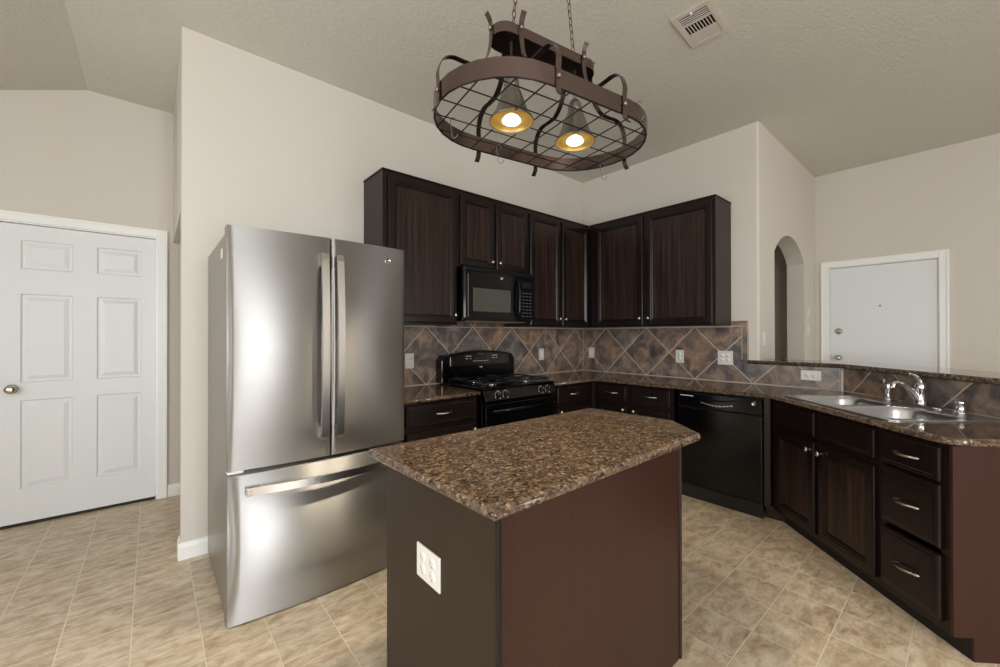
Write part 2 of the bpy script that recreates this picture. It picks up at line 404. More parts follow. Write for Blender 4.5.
# door casings (trim)
def casing(name, w, h, loc, rz, cw=0.062):
    """frame lies in local xz, opening 0..w x 0..h, faces local -y"""
    bm = B()
    for lo, hi in (((-cw, -0.016, 0), (0, 0, h+cw)), ((w, -0.016, 0), (w+cw, 0, h+cw)), ((0, -0.016, h), (w, 0, h+cw))): box(bm, lo, hi, 0.003)
    for lo, hi in (((-cw, -0.022, 0), (-cw+0.018, -0.016, h+cw)), ((w+cw-0.018, -0.022, 0), (w+cw, -0.016, h+cw)), ((-cw+0.018, -0.022, h+cw-0.018), (w+cw-0.018, -0.016, h+cw))): box(bm, lo, hi, 0.002)
    for lo, hi in (((-0.001, 0, 0), (0.008, 0.12, h)), ((w-0.008, 0, 0), (w+0.001, 0.12, h)), ((0.008, 0, h-0.008), (w-0.008, 0.12, h+0.001))): box(bm, lo, hi)
    for lo, hi in (((0.008, 0.055, 0), (0.018, 0.12, h-0.008)), ((w-0.018, 0.055, 0), (w-0.008, 0.12, h-0.008)), ((0.018, 0.055, h-0.018), (w-0.018, 0.12, h-0.008))): box(bm, lo, hi)
    o = struct(name, bm, M['trim'], None, loc, (0, 0, rz)); return o
casing('trim_1', dx1-dx0, dzl, (dx0, YL, 0), 0)
casing('trim_2', dy1-dy0, dz, (XD, dy1, 0), math.radians(-90), 0.066)

def knob_bm(bm, mat, s=1.0):
    lathe(bm, [(0.032*s, 0), (0.032*s, 0.006), (0.014*s, 0.010), (0.012*s, 0.03), (0.022*s, 0.038), (0.029*s, 0.05), (0.026*s, 0.062), (0.014*s, 0.068), (0.001, 0.069)], 20, mat)
RY = Matrix.Rotation(math.radians(90), 4, 'X')     # local z -> -y
# six panel door
def panel_door(w, h, panels, loc, rz):
    bm = B(); t = 0.038
    xs = sorted({0, w} | {v for p in panels for v in (p[0], p[1])}); zs_ = sorted({0.0, h} | {v for p in panels for v in (p[2], p[3])})
    isP = lambda xa, xb, za, zb: any(p[0] <= xa + 1e-6 and xb <= p[1] + 1e-6 and p[2] <= za + 1e-6 and zb <= p[3] + 1e-6 for p in panels)
    V = {}
    def vv(x, y, z):
        k = (round(x, 5), round(y, 5), round(z, 5))
        if k not in V: V[k] = bm.verts.new(k)
        return V[k]
    for i in range(len(xs)-1):
        for j in range(len(zs_)-1):
            xa, xb, za, zb = xs[i], xs[i+1], zs_[j], zs_[j+1]
            if not isP(xa, xb, za, zb): bm.faces.new([vv(xa, 0, za), vv(xb, 0, za), vv(xb, 0, zb), vv(xa, 0, zb)])
    for xa, xb, za, zb in panels:
        rings = [(0, 0), (0.008, 0.009), (0.020, 0.009), (0.045, 0.002)]
        prev = None
        for ins, dep in rings:
            r = [vv(xa+ins, dep, za+ins), vv(xb-ins, dep, za+ins), vv(xb-ins, dep, zb-ins), vv(xa+ins, dep, zb-ins)]
            if prev:
                for k in range(4): bm.faces.new([prev[k], prev[(k+1) % 4], r[(k+1) % 4], r[k]])
            prev = r
        bm.faces.new(prev)
    # sides/back
    box(bm, (0, 0.012, 0), (w, t, h))
    for q in (((0, 0), (w, 0)),):
        pass
    for a_, b_ in (((0, 0, 0), (0, 0, h)), ((w, 0, h), (w, 0, 0)), ((0, 0, h), (w, 0, h)), ((w, 0, 0), (0, 0, 0))):
        p = [Vector(a_), Vector(b_), Vector(b_) + Vector((0, 0.012, 0)), Vector(a_) + Vector((0, 0.012, 0))]
        bm.faces.new([bm.verts.new(q) for q in p])
    return bm
dw_ = dx1 - dx0 - 0.022
pans = []
for xa, xb in ((0.103, 0.352), (0.474, 0.722)):
    for za, zb in ((0.225, 0.835), (0.955, 1.565), (1.735, 1.935)): pans.append((xa, xb, za, zb))
d1 = struct('door_1', panel_door(dw_, dzl-0.036, pans, None, 0), M['door'], None, (dx0+0.011, YL+0.012, 0.022))
bm = B(); box(bm, (dx0, YL+0.014, 0), (dx1, YL+0.05, 0.02)); struct('door_gap_shade', bm, M['dark'])  # dark strip stands in for the shaded gap under the door
bm = B(); knob_bm(bm, Matrix.Translation((0.066, 0, 0.915)) @ RY); obj('door_knob', bm, M['nickel'], d1)['label'] = 'satin nickel round knob'
# smooth entry door
w2 = dy1-dy0-0.02
bm = B(); box(bm, (0, 0, 0), (w2, 0.045, dz-0.025), 0.002)
d2 = struct('door_2', bm, M['door'], None, (XD+0.012, dy1-0.01, 0.012), (0, 0, math.radians(-90)))
bm = B(); knob_bm(bm, Matrix.Translation((0.075, 0, 1.035)) @ RY, 0.95); obj('door_knob', bm, M['nickel'], d2)['label'] = 'satin nickel round knob'
bm = B(); lathe(bm, [(0.033, 0), (0.033, 0.008), (0.026, 0.014), (0.026, 0.018), (0.001, 0.018)], 20, Matrix.Translation((0.075, 0, 1.325)) @ RY)
box(bm, (0.056, -0.03, 1.320), (0.094, -0.016, 1.330), 0.003); obj('deadbolt', bm, M['nickel'], d2)['label'] = 'satin nickel deadbolt turn'
bm = B(); lathe(bm, [(0.009, 0), (0.009, 0.004), (0.001, 0.004)], 12, Matrix.Translation((w2/2, 0, 1.59)) @ RY); obj('peephole', bm, M['slot'], d2)['label'] = 'dark peephole'

# ------------------------------------------------------------ cabinets
RZA, RZB, RZP = 0.0, math.radians(-90), math.radians(-135)
def front(w, h, fw=0.055, style='door'):
    """door / drawer front: local x 0..w, z 0..h, front face at y=-0.02, back y=0"""
    bm = B(); e = 0.004
    rings = [(0, 0.0), (0, -0.013), (0.003, -0.0175), (0.007, -0.02)]
    if style == 'door': rings += [(fw-0.012, -0.02), (fw-0.008, -0.0165), (fw, -0.0165), (fw+0.009, -0.009), (fw+0.013, -0.009)]
    else: rings += [(0.016, -0.02), (0.022, -0.0225)]
    prev = None
    for ins, y in rings:
        r = [bm.verts.new((ins, y, ins)), bm.verts.new((w-ins, y, ins)), bm.verts.new((w-ins, y, h-ins)), bm.verts.new((ins, y, h-ins))]
        if prev:
            for k in range(4): bm.faces.new([prev[k], prev[(k+1) % 4], r[(k+1) % 4], r[k]])
        else: bm.faces.new(r[::-1])
        prev = r
    f = bm.faces.new(prev)
    if style == 'door': f.material_index = 1
    return bm
def small_knob(x, z, parent):
    bm = B(); lathe(bm, [(0.009, 0), (0.0065, 0.006), (0.006, 0.014), (0.013, 0.02), (0.0165, 0.027), (0.0135, 0.033), (0.001, 0.035)], 14, Matrix.Translation((x, -0.0165, z)) @ RY)
    return obj('knob', bm, M['nickel'], parent)
def pull(x, z, parent, w=0.10, y=-0.0215):
    bm = B()
    pts = catmull([(x-w/2-0.012, y-0.002, z), (x-w/2, y-0.010, z), (x-w/4, y-0.024, z), (x, y-0.028, z), (x+w/4, y-0.024, z), (x+w/2, y-0.010, z), (x+w/2+0.012, y-0.002, z)], 4)
    n = len(pts); tube(bm, pts, [0.0035 + 0.002*math.sin(PI*i/(n-1)) for i in range(n)], 8)
    for s in (-1, 1): box(bm, (x+s*w/2-0.006, y-0.012, z-0.006), (x+s*w/2+0.006, y+0.001, z+0.006), 0.002)
    return obj('handle', bm, M['nickel'], parent)
def put_front(parent, kind, x0, x1, z0, z1, hw=None):
    o = obj('door' if kind == 'door' else 'drawer' if kind == 'drawer' else 'false_drawer', front(x1-x0, z1-z0, 0.052, 'door' if kind == 'door' else 'drawer'), [M['wood'], M['panel']], parent, (x0, -0.0005, z0))
    if hw == 'pull': pull((x1-x0)/2, (z1-z0)/2, o)
    elif hw: small_knob(hw[0] if hw[0] >= 0 else (x1-x0)+hw[0], hw[1] if hw[1] >= 0 else (z1-z0)+hw[1], o)
    return o
def base_cab(label, loc, rz, w, fronts, depth=0.575, h=0.854, group=None, end=None, back=True):
    t = thing('base_cabinet', label, 'cabinet', loc, rz, group)
    bm = B(); k = 0.018
    box(bm, (0, 0.0, 0.095), (k, depth, h), 0.001); box(bm, (w-k, 0.0, 0.095), (w, depth, h), 0.001)
    box(bm, (k, 0.02, 0.095), (w-k, depth, 0.113))
    if back: box(bm, (k, depth-0.012, 0.113), (w-k, depth, h))
    # face frame: rails between fronts
    xs = [f[1:3] for f in fronts]
    box(bm, (k, 0, h-0.02), (w-k, 0.02, h)); box(bm, (k, 0, 0.095), (w-k, 0.02, 0.125)); box(bm, (k, 0.002, 0.645), (w-k, 0.02, 0.705))
    edges = sorted({round(a, 4) for f in fronts for a in f[1:3]})
    prevx = k
    for a in sorted({(f[1], f[2]) for f in fronts}):
        if a[0]+0.015 > prevx: box(bm, (prevx, 0.001, 0.125), (a[0]+0.012, 0.02, h-0.02))
        prevx = a[1]-0.012
    if w-k > prevx: box(bm, (prevx, 0.001, 0.125), (w-k, 0.02, h-0.02))
    obj('carcass', bm, M['wood'], t)
    bm = B(); box(bm, (0, 0.075, 0.0), (w, 0.09, 0.095)); obj('toe_kick', bm, M['dark'], t)
    for f in fronts: put_front(t, *f)
    return t
def wall_cab(label, loc, rz, w, z0, z1, doors, depth=0.33, group=None, xw=None, side=None):
    t = thing('wall_cabinet', label, 'cabinet', loc, rz, group)
    bm = B(); k = 0.018; W2 = xw or w
    box(bm, (0, 0.02, z0), (W2, depth, z1-0.002), 0.0015)
    obj('body', bm, M['side'], t)
    bm = B()
    box(bm, (0, 0.0, z0), (w, 0.02, z1), 0.001)
    obj('face_frame', bm, M['wood'], t)
    bm = B(); box(bm, (-0.006 if side in ('l', 'lr') else 0, -0.008, z1-0.002), (w + (0.006 if side in ('r', 'lr') else 0), depth, z1+0.008), 0.002)
    obj('top_moulding', bm, M['wood'], t)
    for d in doors: put_front(t, 'door', *d)
    return t
# ---- wall cabinets on the range wall, faces at y = 2.66
FA = WA - 0.33
wall_cab('tall dark brown wall cabinet with one wide door beside the fridge top', (1.213, FA, 0), RZA, 0.625, 1.38, 2.457, [(0.035, 0.612, 1.392, 2.425, (-0.025, 0.065))], side='l')
wall_cab('short dark brown two-door wall cabinet directly above the black microwave', (1.840, FA, 0), RZA, 0.782, 1.848, 2.457,
         [(0.022, 0.362, 1.858, 2.425, (-0.025, 0.055)), (0.397, 0.765, 1.858, 2.425, (0.025, 0.055))])
wall_cab('dark brown two-door wall cabinet between microwave and room corner', (2.624, FA, 0), RZA, 0.912, 1.38, 2.457,
         [(0.022, 0.440, 1.392, 2.425, (-0.025, 0.065)), (0.474, 0.892, 1.392, 2.425, (0.025, 0.065))], xw=1.244)
# ---- wall cabinet on the dishwasher wall, face at x = 3.54
wall_cab('wide dark brown two-door wall cabinet above the dishwasher, with exposed grey-brown end panel', (WB-0.33, 2.658, 0), RZB, 1.283, 1.38, 2.457,
         [(0.10, 0.634, 1.392, 2.425, (-0.025, 0.065)), (0.672, 1.262, 1.392, 2.425, (0.025, 0.065))], side='r')
# ---- base cabinets
FBY = WA - 0.592   # 2.38
base_cab('dark base cabinet with wide top drawer between fridge and range', (1.215, FBY, 0), RZA, 0.622,
         [('drawer', 0.03, 0.605, 0.69, 0.838, 'pull'), ('door', 0.03, 0.605, 0.115, 0.655, (-0.03, -0.04))])
base_cab('dark base cabinet with one short drawer right beside the range, in the corner', (2.648, FBY, 0), RZA, 0.59,
         [('drawer', 0.07, 0.53, 0.69, 0.838, 'pull'), ('door', 0.07, 0.53, 0.115, 0.655, (0.03, -0.04))])
base_cab('dark base cabinet with two drawers next to the dishwasher', (WB-0.592, 2.396, 0), RZB, 0.792,
         [('drawer', 0.058, 0.362, 0.69, 0.838, 'pull'), ('drawer', 0.41, 0.768, 0.69, 0.838, 'pull'),
          ('door', 0.058, 0.362, 0.115, 0.655, (-0.03, -0.035)), ('door', 0.41, 0.768, 0.115, 0.655, (0.03, -0.035))])
PX, PY = 3.269, 0.896
# filler post between dishwasher and sink base
bm = B(); box(bm, (3.272, 0.915, 0.095), (3.30, 0.952, 0.854), 0.001); prism(bm, [(3.325, 0.955), (3.325, 0.948), (PX+0.079*R2, PY-0.079*R2), (PX+0.079*R2+0.03, PY-0.079*R2), (3.36, 0.955)], 0, 0.094)
tag(obj('filler_panel', bm, M['side']), 'narrow brown filler strip between dishwasher and sink cabinet', 'cabinet trim')
# sink peninsula cabinets: face line x - y = 2.345
def pen(s, d=0.0): return (PX - s*R2 + d*R2, PY - s*R2 - d*R2, 0)
base_cab('dark sink cabinet with two doors under two false drawer fronts', pen(0.004), RZP, 0.864,
         [('door', 0.062, 0.424, 0.125, 0.662, (-0.03, -0.045)), ('door', 0.46, 0.842, 0.125, 0.662, (0.03, -0.045)),
          ('false_drawer', 0.062, 0.424, 0.70, 0.838), ('false_drawer', 0.46, 0.842, 0.70, 0.838)])
base_cab('dark cabinet with three stacked drawers at the open end of the peninsula', pen(0.870), RZP, 0.315,
         [('drawer', 0.014, 0.293, 0.70, 0.838, 'pull'), ('drawer', 0.014, 0.293, 0.425, 0.685, 'pull'), ('drawer', 0.014, 0.293, 0.135, 0.40, 'pull')])
bm = B()
mpen = Matrix.Translation(Vector((PX, PY, 0))) @ Matrix.Rotation(RZP, 4, 'Z')
mx = Matrix(((0, 0, 1, 0), (1, 0, 0, 0), (0, 1, 0, 0), (0, 0, 0, 1)))   # (a,b,c) -> x=c, y=a, z=b
prism(bm, [(0, 0.095), (0.075, 0.095), (0.075, 0), (0.612, 0), (0.612, 0.854), (0, 0.854)], 1.186, 1.199, mpen @ mx)
tag(obj('end_panel', bm, M['red']), 'reddish brown end panel closing the peninsula, notched at the toe', 'cabinet panel')

# ------------------------------------------------------------ counter tops
def slab(name, outer, z0, z1, holes=(), bev=0.0115, mat=None, rnd=None):
    """granite slab through a 2D curve (holes allowed) turned into a mesh"""
    cu = bpy.data.curves.new(name, 'CURVE'); cu.dimensions = '2D'; cu.fill_mode = 'BOTH'
    h = (z1-z0)/2; cu.extrude = h-bev; cu.bevel_depth = bev; cu.bevel_resolution = 3; cu.offset = -bev
    for P in [outer] + list(holes):
        sp = cu.splines.new('POLY'); sp.points.add(len(P)-1); sp.use_cyclic_u = True
        for q, p in zip(sp.points, P): q.co = (p[0], p[1], 0, 1)
    t = bpy.data.objects.new(name, cu); COL.objects.link(t)
    dg = bpy.context.evaluated_depsgraph_get(); dg.update()
    me = bpy.data.meshes.new_from_object(t.evaluated_get(dg)); COL.objects.unlink(t); bpy.data.objects.remove(t)
    me.materials.clear(); me.materials.append(mat or M['granite'])
    o = bpy.data.objects.new(name, me); COL.objects.link(o); o.location = (0, 0, (z0+z1)/2)
    return o
def round_poly(P, r, n=6):
    """round corners of polygon; r list per vertex"""
    out = []; m = len(P)
    for i in range(m):
        p = Vector(P[i]); a = (Vector(P[i-1])-p); b = (Vector(P[(i+1) % m])-p)
        rr = r[i] if isinstance(r, (list, tuple)) else r
        if rr <= 0: out.append(tuple(p)); continue
        la, lb = a.length, b.length; a.normalize(); b.normalize(); d = min(rr, la*0.49, lb*0.49)
        A, B_ = p+a*d, p+b*d
        for k in range(n+1):
            t = k/n; out.append(tuple(A*(1-t)**2 + p*2*t*(1-t) + B_*t*t))
    return out
CZ = 0.885
c1 = slab('countertop', [(1.205, WA-0.635), (1.838, WA-0.635), (1.838, WA-0.012), (1.205, WA-0.012)], 0.855, CZ)
tag(c1, 'short brown granite countertop between fridge and range', 'countertop')
# main run: front line of the peninsula x - y = 2.31, back x - y = 3.205
K = 3.25
E_ = 1.212
def penxy(s, d): return (PX - s*R2 + d*R2, PY - s*R2 - d*R2)
fr = WB - 0.635
# front corner between wall run and peninsula: x = fr, on line x-y = 2.31
endF = penxy(E_, -0.020); endB = penxy(E_, (K-2.373)*R2)

outer = [(2.646, WA-0.635), (fr, WA-0.635), (fr, fr-2.345), endF, endB, (WB-0.012, WB-0.012-K), (WB-0.012, WA-0.012), (2.646, WA-0.012)]
outer = round_poly([Vector(p) for p in outer], [0, 0.02, 0.0, 0.09, 0.0, 0, 0, 0])
# sink cut-out in (s, d) with d from the front edge line
SX0, SX1, SD0, SD1 = 0.045, 0.880, 0.050, 0.600
def sk(s, d): return Vector(penxy(s, d-0.020))
hole = round_poly([sk(SX0+0.03, SD0+0.03), sk(SX1-0.03, SD0+0.03), sk(SX1-0.03, SD1-0.03), sk(SX0+0.03, SD1-0.03)], 0.05)
c2 = slab('countertop', outer, 0.855, CZ, [hole]); 
tag(c2, 'long brown granite countertop running from the range round the corner to the sink peninsula', 'countertop')

# island
bm = B(); IX0, IX1, IY0, IY1 = 0.648, 1.617, 0.766, 1.385
isl = thing('kitchen_island', 'brown freestanding kitchen island base under the speckled granite top', 'island', (0, 0, 0))
bm = B(); box(bm, (IX0, IY0, 0), (IX0+0.018, IY1, 0.854), 0.001); obj('end_panel', bm, M['olive'], isl)['label'] = 'plain brown left panel, lighting tone in its colour'
bm = B(); box(bm, (IX0+0.018, IY0, 0), (IX1-0.018, IY0+0.018, 0.854), 0.001); obj('back_panel', bm, M['red'], isl)['label'] = 'plain brown long panel, warmer lighting tone in its colour'
bm = B(); box(bm, (IX1-0.018, IY0+0.001, 0), (IX1, IY1, 0.854), 0.001); obj('end_panel', bm, M['olive'], isl)
bm = B(); box(bm, (IX0-0.004, IY0-0.006, 0), (IX0+0.012, IY0+0.004, 0.854), 0.003); obj('corner_bead', bm, M['wood'], isl)
bm = B(); box(bm, (IX1-0.012, IY0-0.005, 0), (IX1+0.005, IY0+0.006, 0.854), 0.003); obj('corner_bead', bm, M['side'], isl)
bm = B(); box(bm, (IX0+0.018, IY0+0.018, 0.095), (IX1-0.018, IY1-0.02, 0.843)); box(bm, (IX0+0.018, IY1-0.09, 0), (IX1-0.018, IY1-0.075, 0.095)); obj('carcass', bm, M['wood'], isl)
for k in range(2):
    xa = IX1-0.03-k*0.455
    o = obj('door', front(0.43, 0.53), [M['wood'], M['panel']], isl, (xa, IY1-0.02, 0.115), (0, 0, PI)); small_knob(0.40 if k == 0 else 0.03, 0.49, o)
    o = obj('drawer', front(0.43, 0.15, style='drawer'), [M['wood'], M['panel']], isl, (xa, IY1-0.02, 0.68), (0, 0, PI)); pull(0.215, 0.075, o)
top = round_poly([Vector(p) for p in [(0.610, 0.732), (1.752, 0.735), (1.925, 0.940), (1.905, 1.425), (0.596, 1.440)]], [0.012, 0.03, 0.015, 0.02, 0.012])
ct = slab('island_top', top, 0.855, CZ, bev=0.014); tag(ct, 'polished speckled brown granite slab with clipped corner on the island', 'countertop')

# ------------------------------------------------------------ backsplash and bar wall
bm = B(); box(bm, (1.205, WA-0.010, CZ), (WB-0.010, WA-0.0005, 1.372)); box(bm, (1.845, WA-0.010, 1.373), (2.615, WA-0.0005, 1.412)); t = tag(obj('backsplash', bm, M['slateA']), 'diagonal slate tile backsplash behind the range', 'backsplash')
bm = B(); box(bm, (1.205, WA-0.0125, CZ+0.0005), (WB-0.013, WA-0.010, CZ+0.007)); obj('grout_line', bm, M['grout'], t)
bm = B(); box(bm, (1.205, WA-0.0125, 1.366), (WB-0.013, WA-0.010, 1.372)); obj('grout_line', bm, M['grout'], t)
bm = B(); box(bm, (WB-0.010, 1.290, CZ), (WB-0.0008, WA-0.0008, 1.372))
box(bm, (WB-0.010, WB-K+0.01, CZ), (WB-0.0008, 1.290, 1.052)); box(bm, (WB-0.010, 1.24, 1.052), (WB-0.0008, 1.290, 1.372))
t2 = tag(obj('backsplash', bm, M['slateB']), 'diagonal slate tile backsplash above the dishwasher, stepping down to the bar', 'backsplash')
bm = B(); box(bm, (WB-0.0125, WB-K+0.01, CZ+0.0005), (WB-0.010, WA-0.013, CZ+0.007)); obj('grout_line', bm, M['grout'], t2)
bm = B(); box(bm, (WB-0.0125, 1.374, 1.366), (WB-0.010, WA-0.013, 1.372)); obj('grout_line', bm, M['grout'], t2)
bm = B(); box(bm, (WB-0.0125, WA-0.018, CZ+0.007), (WB-0.010, WA-0.0126, 1.366)); obj('grout_line', bm, M['grout'], t2)
# border tiles (narrow strips with mitred corner)
bm = B(); box(bm, (WB-0.016, 1.243, 1.088), (WB-0.010, 1.283, 1.378), 0.002); obj('border_tile', bm, M['slate'], t2)
bm = B(); box(bm, (WB-0.016, 1.243, 1.380), (WB-0.0008, 1.374, 1.420), 0.002); obj('border_tile', bm, M['slate'], t2)
bm = B(); box(bm, (WB-0.0175, 1.2835, 1.088), (WB-0.010, 1.2885, 1.378)); box(bm, (WB-0.0175, 1.2835, 1.3775), (WB-0.010, 1.374, 1.3815)); box(bm, (WB-0.018, 1.240, 1.088), (WB-0.0008, 1.2432, 1.421)); box(bm, (WB-0.018, 1.240, 1.419), (WB-0.0008, 1.374, 1.4225))
obj('grout_line', bm, M['grout'], t2)
# half wall under the bar
def offs(k): return k    # lines x - y = k
def on_end(k, s): # point on line x-y=k with run coordinate s (x+y = 4.165 - 2*s*R2)
    q = 4.165 - 2*s*R2; return ((q+k)/2, (q-k)/2)
SE = 1.36
KW = K + 0.012*1.414
bm = B()
prism(bm, [(WB+0.001, 1.157), (WB+0.001, WB+0.001-KW), on_end(KW, SE), on_end(KW+0.17, SE), (WB+0.121, WB+0.121-KW-0.17), (WB+0.121, 1.157)], 0, 1.049)
struct('wall_bar', bm, M['wall'])
bm = B()
KS = K - 0.001
ps = [(WB-0.0105, WB-0.0105-KS+0.0), on_end(KS, 1.2), on_end(KW-0.001, 1.2), (WB-0.0005, WB-0.0005-KW+0.001)]
prism(bm, ps, CZ, 1.050)
t3 = tag(obj('backsplash', bm, M['slateC']), 'low slate tile backsplash behind the sink faucet', 'backsplash')
bm = B(); prism(bm, [(WB-0.0125, WB-0.0125-KS), on_end(KS-0.0035, 1.2), on_end(KS, 1.2), (WB-0.0105, WB-0.0105-KS)], CZ+0.0005, CZ+0.006); obj('grout_line', bm, M['grout'], t3)
bm = B(); box(bm, (WB-0.0135, WB-K+0.012, CZ+0.007), (WB-0.0102, WB-K+0.017, 1.05)); obj('grout_line', bm, M['grout'], t3)
KB = 3.215
bar = slab('bar_top', round_poly([Vector(p) for p in [(3.842, 1.236), (3.842, 3.842-KB), on_end(KB, 1.40), on_end(KB+0.60, 1.40), (4.245, 4.245-KB-0.60+0.02), (4.245, 1.154), (WB-0.002, 1.154), (WB-0.002, 1.236)]], [0, 0, 0.06, 0.06, 0, 0, 0, 0]), 1.053, 1.085, bev=0.011)
tag(bar, 'raised dark granite bar ledge behind the sink', 'countertop')

# ------------------------------------------------------------ fridge
fx0, fx1, fyb, fyf = 0.250, 1.108, 2.94, 2.137
fr_ = thing('refrigerator', 'tall stainless french-door refrigerator with bottom freezer drawer', 'refrigerator', (0.702, 2.52, 0))
def L(p): return (p[0]-0.702, p[1]-2.52, p[2])
bm = B(); box(bm, L((fx0+0.002, 2.215, 0.03)), L((fx1-0.002, fyb, 1.765)), 0.004); obj('cabinet_body', bm, M['steelside'], fr_)['label'] = 'dull grey side casing'
bm = B(); box(bm, L((fx0+0.03, 2.22, 0.0)), L((fx1-0.03, 2.9, 0.03))); obj('base', bm, M['black2'], fr_)
def bowed(xa, xb, z0, z1, sag=0.03, y_edge=fyf, yback=2.207):
    """door slab with convex front sharing one arc across the whole fridge"""
    bm = B(); N = 16; xc = (fx0+fx1)/2; hw = (fx1-fx0)/2
    pts = []
    for i in range(N+1):
        x = xa+(xb-xa)*i/N; y = y_edge - sag*(1-((x-xc)/hw)**2)
        pts.append((x, y))
    poly = [(xa, yback)] + [(xa, pts[0][1]+0.004), (xa+0.003, pts[0][1]+0.0005)] + pts[1:-1] + [(xb-0.003, pts[-1][1]+0.0005), (xb, pts[-1][1]+0.004), (xb, yback)]
    prism(bm, [L((x, y, 0))[:2] for x, y in poly], z0, z1)
    bmesh.ops.recalc_face_normals(bm, faces=bm.faces[:])
    for f in bm.faces:
        if abs(f.normal.z) < 0.5 and f.normal.y < -0.7: f.smooth = True
        if abs(f.normal.x) > 0.6: f.material_index = 1
    return bm
def fridge_y(x): return fyf - 0.03*(1-((x-0.679)/0.429)**2)
dl = obj('door', bowed(fx0, 0.684, 0.695, 1.79), [M['steel'], M['steelside']], fr_); dr = obj('door', bowed(0.690, fx1, 0.695, 1.79), [M['steel'], M['steelside']], fr_)
dz_ = obj('freezer_drawer', bowed(fx0, fx1, 0.010, 0.672), [M['steel'], M['steelside']], fr_)
def bar_handle_v(parent, x, z0, z1):
    bm = B(); y = fridge_y(x)
    pts = catmull([(x, y-0.030, z0), (x, y-0.042, z0+0.05), (x, y-0.056, (z0+z1)/2-0.2), (x, y-0.060, (z0+z1)/2), (x, y-0.056, (z0+z1)/2+0.2), (x, y-0.042, z1-0.05), (x, y-0.030, z1)], 5)
    tube(bm, [L(p) for p in pts], 0.01, flat=(0.034, 0.016), up=(1, 0, 0))
    bmesh.ops.bevel(bm, geom=[e for e in bm.edges if len(e.link_faces) == 2 and e.calc_face_angle(0) > 1.0], offset=0.004, segments=2, affect='EDGES')
    for z in (z0+0.03, z1-0.03): box(bm, L((x-0.017, y-0.040, z-0.03)), L((x+0.017, y+0.006, z+0.03)), 0.005)
    obj('handle', bm, M['handle'], parent)
bar_handle_v(dl, 0.645, 0.79, 1.70); bar_handle_v(dr, 0.718, 0.79, 1.70)
bm = B(); xa, xb, z = 0.318, 1.040, 0.604
pts = []
for i in range(25):
    x = xa+(xb-xa)*i/24; e = min(i, 24-i)/24*2
    pts.append(L((x, fridge_y(x)-0.034-0.024*math.sin(PI*i/24), z)))
tube(bm, pts, 0.01, flat=(0.036, 0.016), up=(0, 0, 1))
bmesh.ops.bevel(bm, geom=[e for e in bm.edges if len(e.link_faces) == 2 and e.calc_face_angle(0) > 1.0], offset=0.004, segments=2, affect='EDGES')
for x in (xa+0.028, xb-0.028): box(bm, L((x-0.028, fridge_y(x)-0.044, z-0.018)), L((x+0.028, fridge_y(x)+0.006, z+0.018)), 0.005)
obj('handle', bm, M['handle'], dz_)
def badge(parent, loc, rot, r, name='badge'):
    bm = B(); lathe(bm, [(r, 0), (r, 0.002), (r*0.86, 0.0035), (r*0.84, 0.0022), (0.0005, 0.0022)], 24)
    o = obj(name, bm, M['chrome'], parent, loc, rot); o['label'] = 'round silver maker badge'
    return o
bx = 1.000
by = fridge_y(bx); nrot = (math.radians(90), 0, math.radians(4))
badge(dr, L((bx, by+0.0005, 1.715)), nrot, 0.017)
text_mesh('badge_letters', 'GE', 0.017, 0.0006, M['slot'], dr, L((bx, by-0.0028, 1.715)), nrot)
for xh in (fx0+0.045, fx1-0.045):
    bm = B(); box(bm, L((xh-0.035, 2.16, 1.766)), L((xh+0.035, 2.27, 1.786)), 0.005); obj('hinge_cover', bm, M['black2'], fr_)
bm = B(); box(bm, L((fx0+0.001, 2.150, 0.6745)), L((fx0+0.07, 2.20, 0.6925)), 0.004); obj('hinge', bm, M['handle'], fr_)
bm = B(); box(bm, L((fx0+0.002, 2.2075, 0.04)), L((fx0+0.008, 2.2145, 1.785)));  box(bm, L((fx0+0.008, 2.2075, 0.04)), L((fx1-0.008, 2.2145, 1.76))); obj('gasket', bm, M['steelside'], fr_)
bm = B(); box(bm, L((fx0+0.0005, 2.30, 1.665)), L((fx0+0.0021, 2.345, 1.71))); obj('rating_label', bm, M['plate'], fr_)['label'] = 'small pale sticker on the side'

# ------------------------------------------------------------ range
rx0, rx1, ryf = 1.855, 2.637, 2.335
rg = thing('gas_range', 'black freestanding gas range with backguard and four front knobs', 'stove', ((rx0+rx1)/2, ryf, 0))
RW = (rx1-rx0)/2
bm = B(); box(bm, (-RW, 0.03, 0.02), (RW, 0.635, 0.885), 0.004); obj('body', bm, M['black'], rg)
bm = B(); box(bm, (-RW-0.001, 0.012, 0.886), (RW+0.001, 0.56, 0.905), 0.006)
obj('cooktop', bm, M['black'], rg)
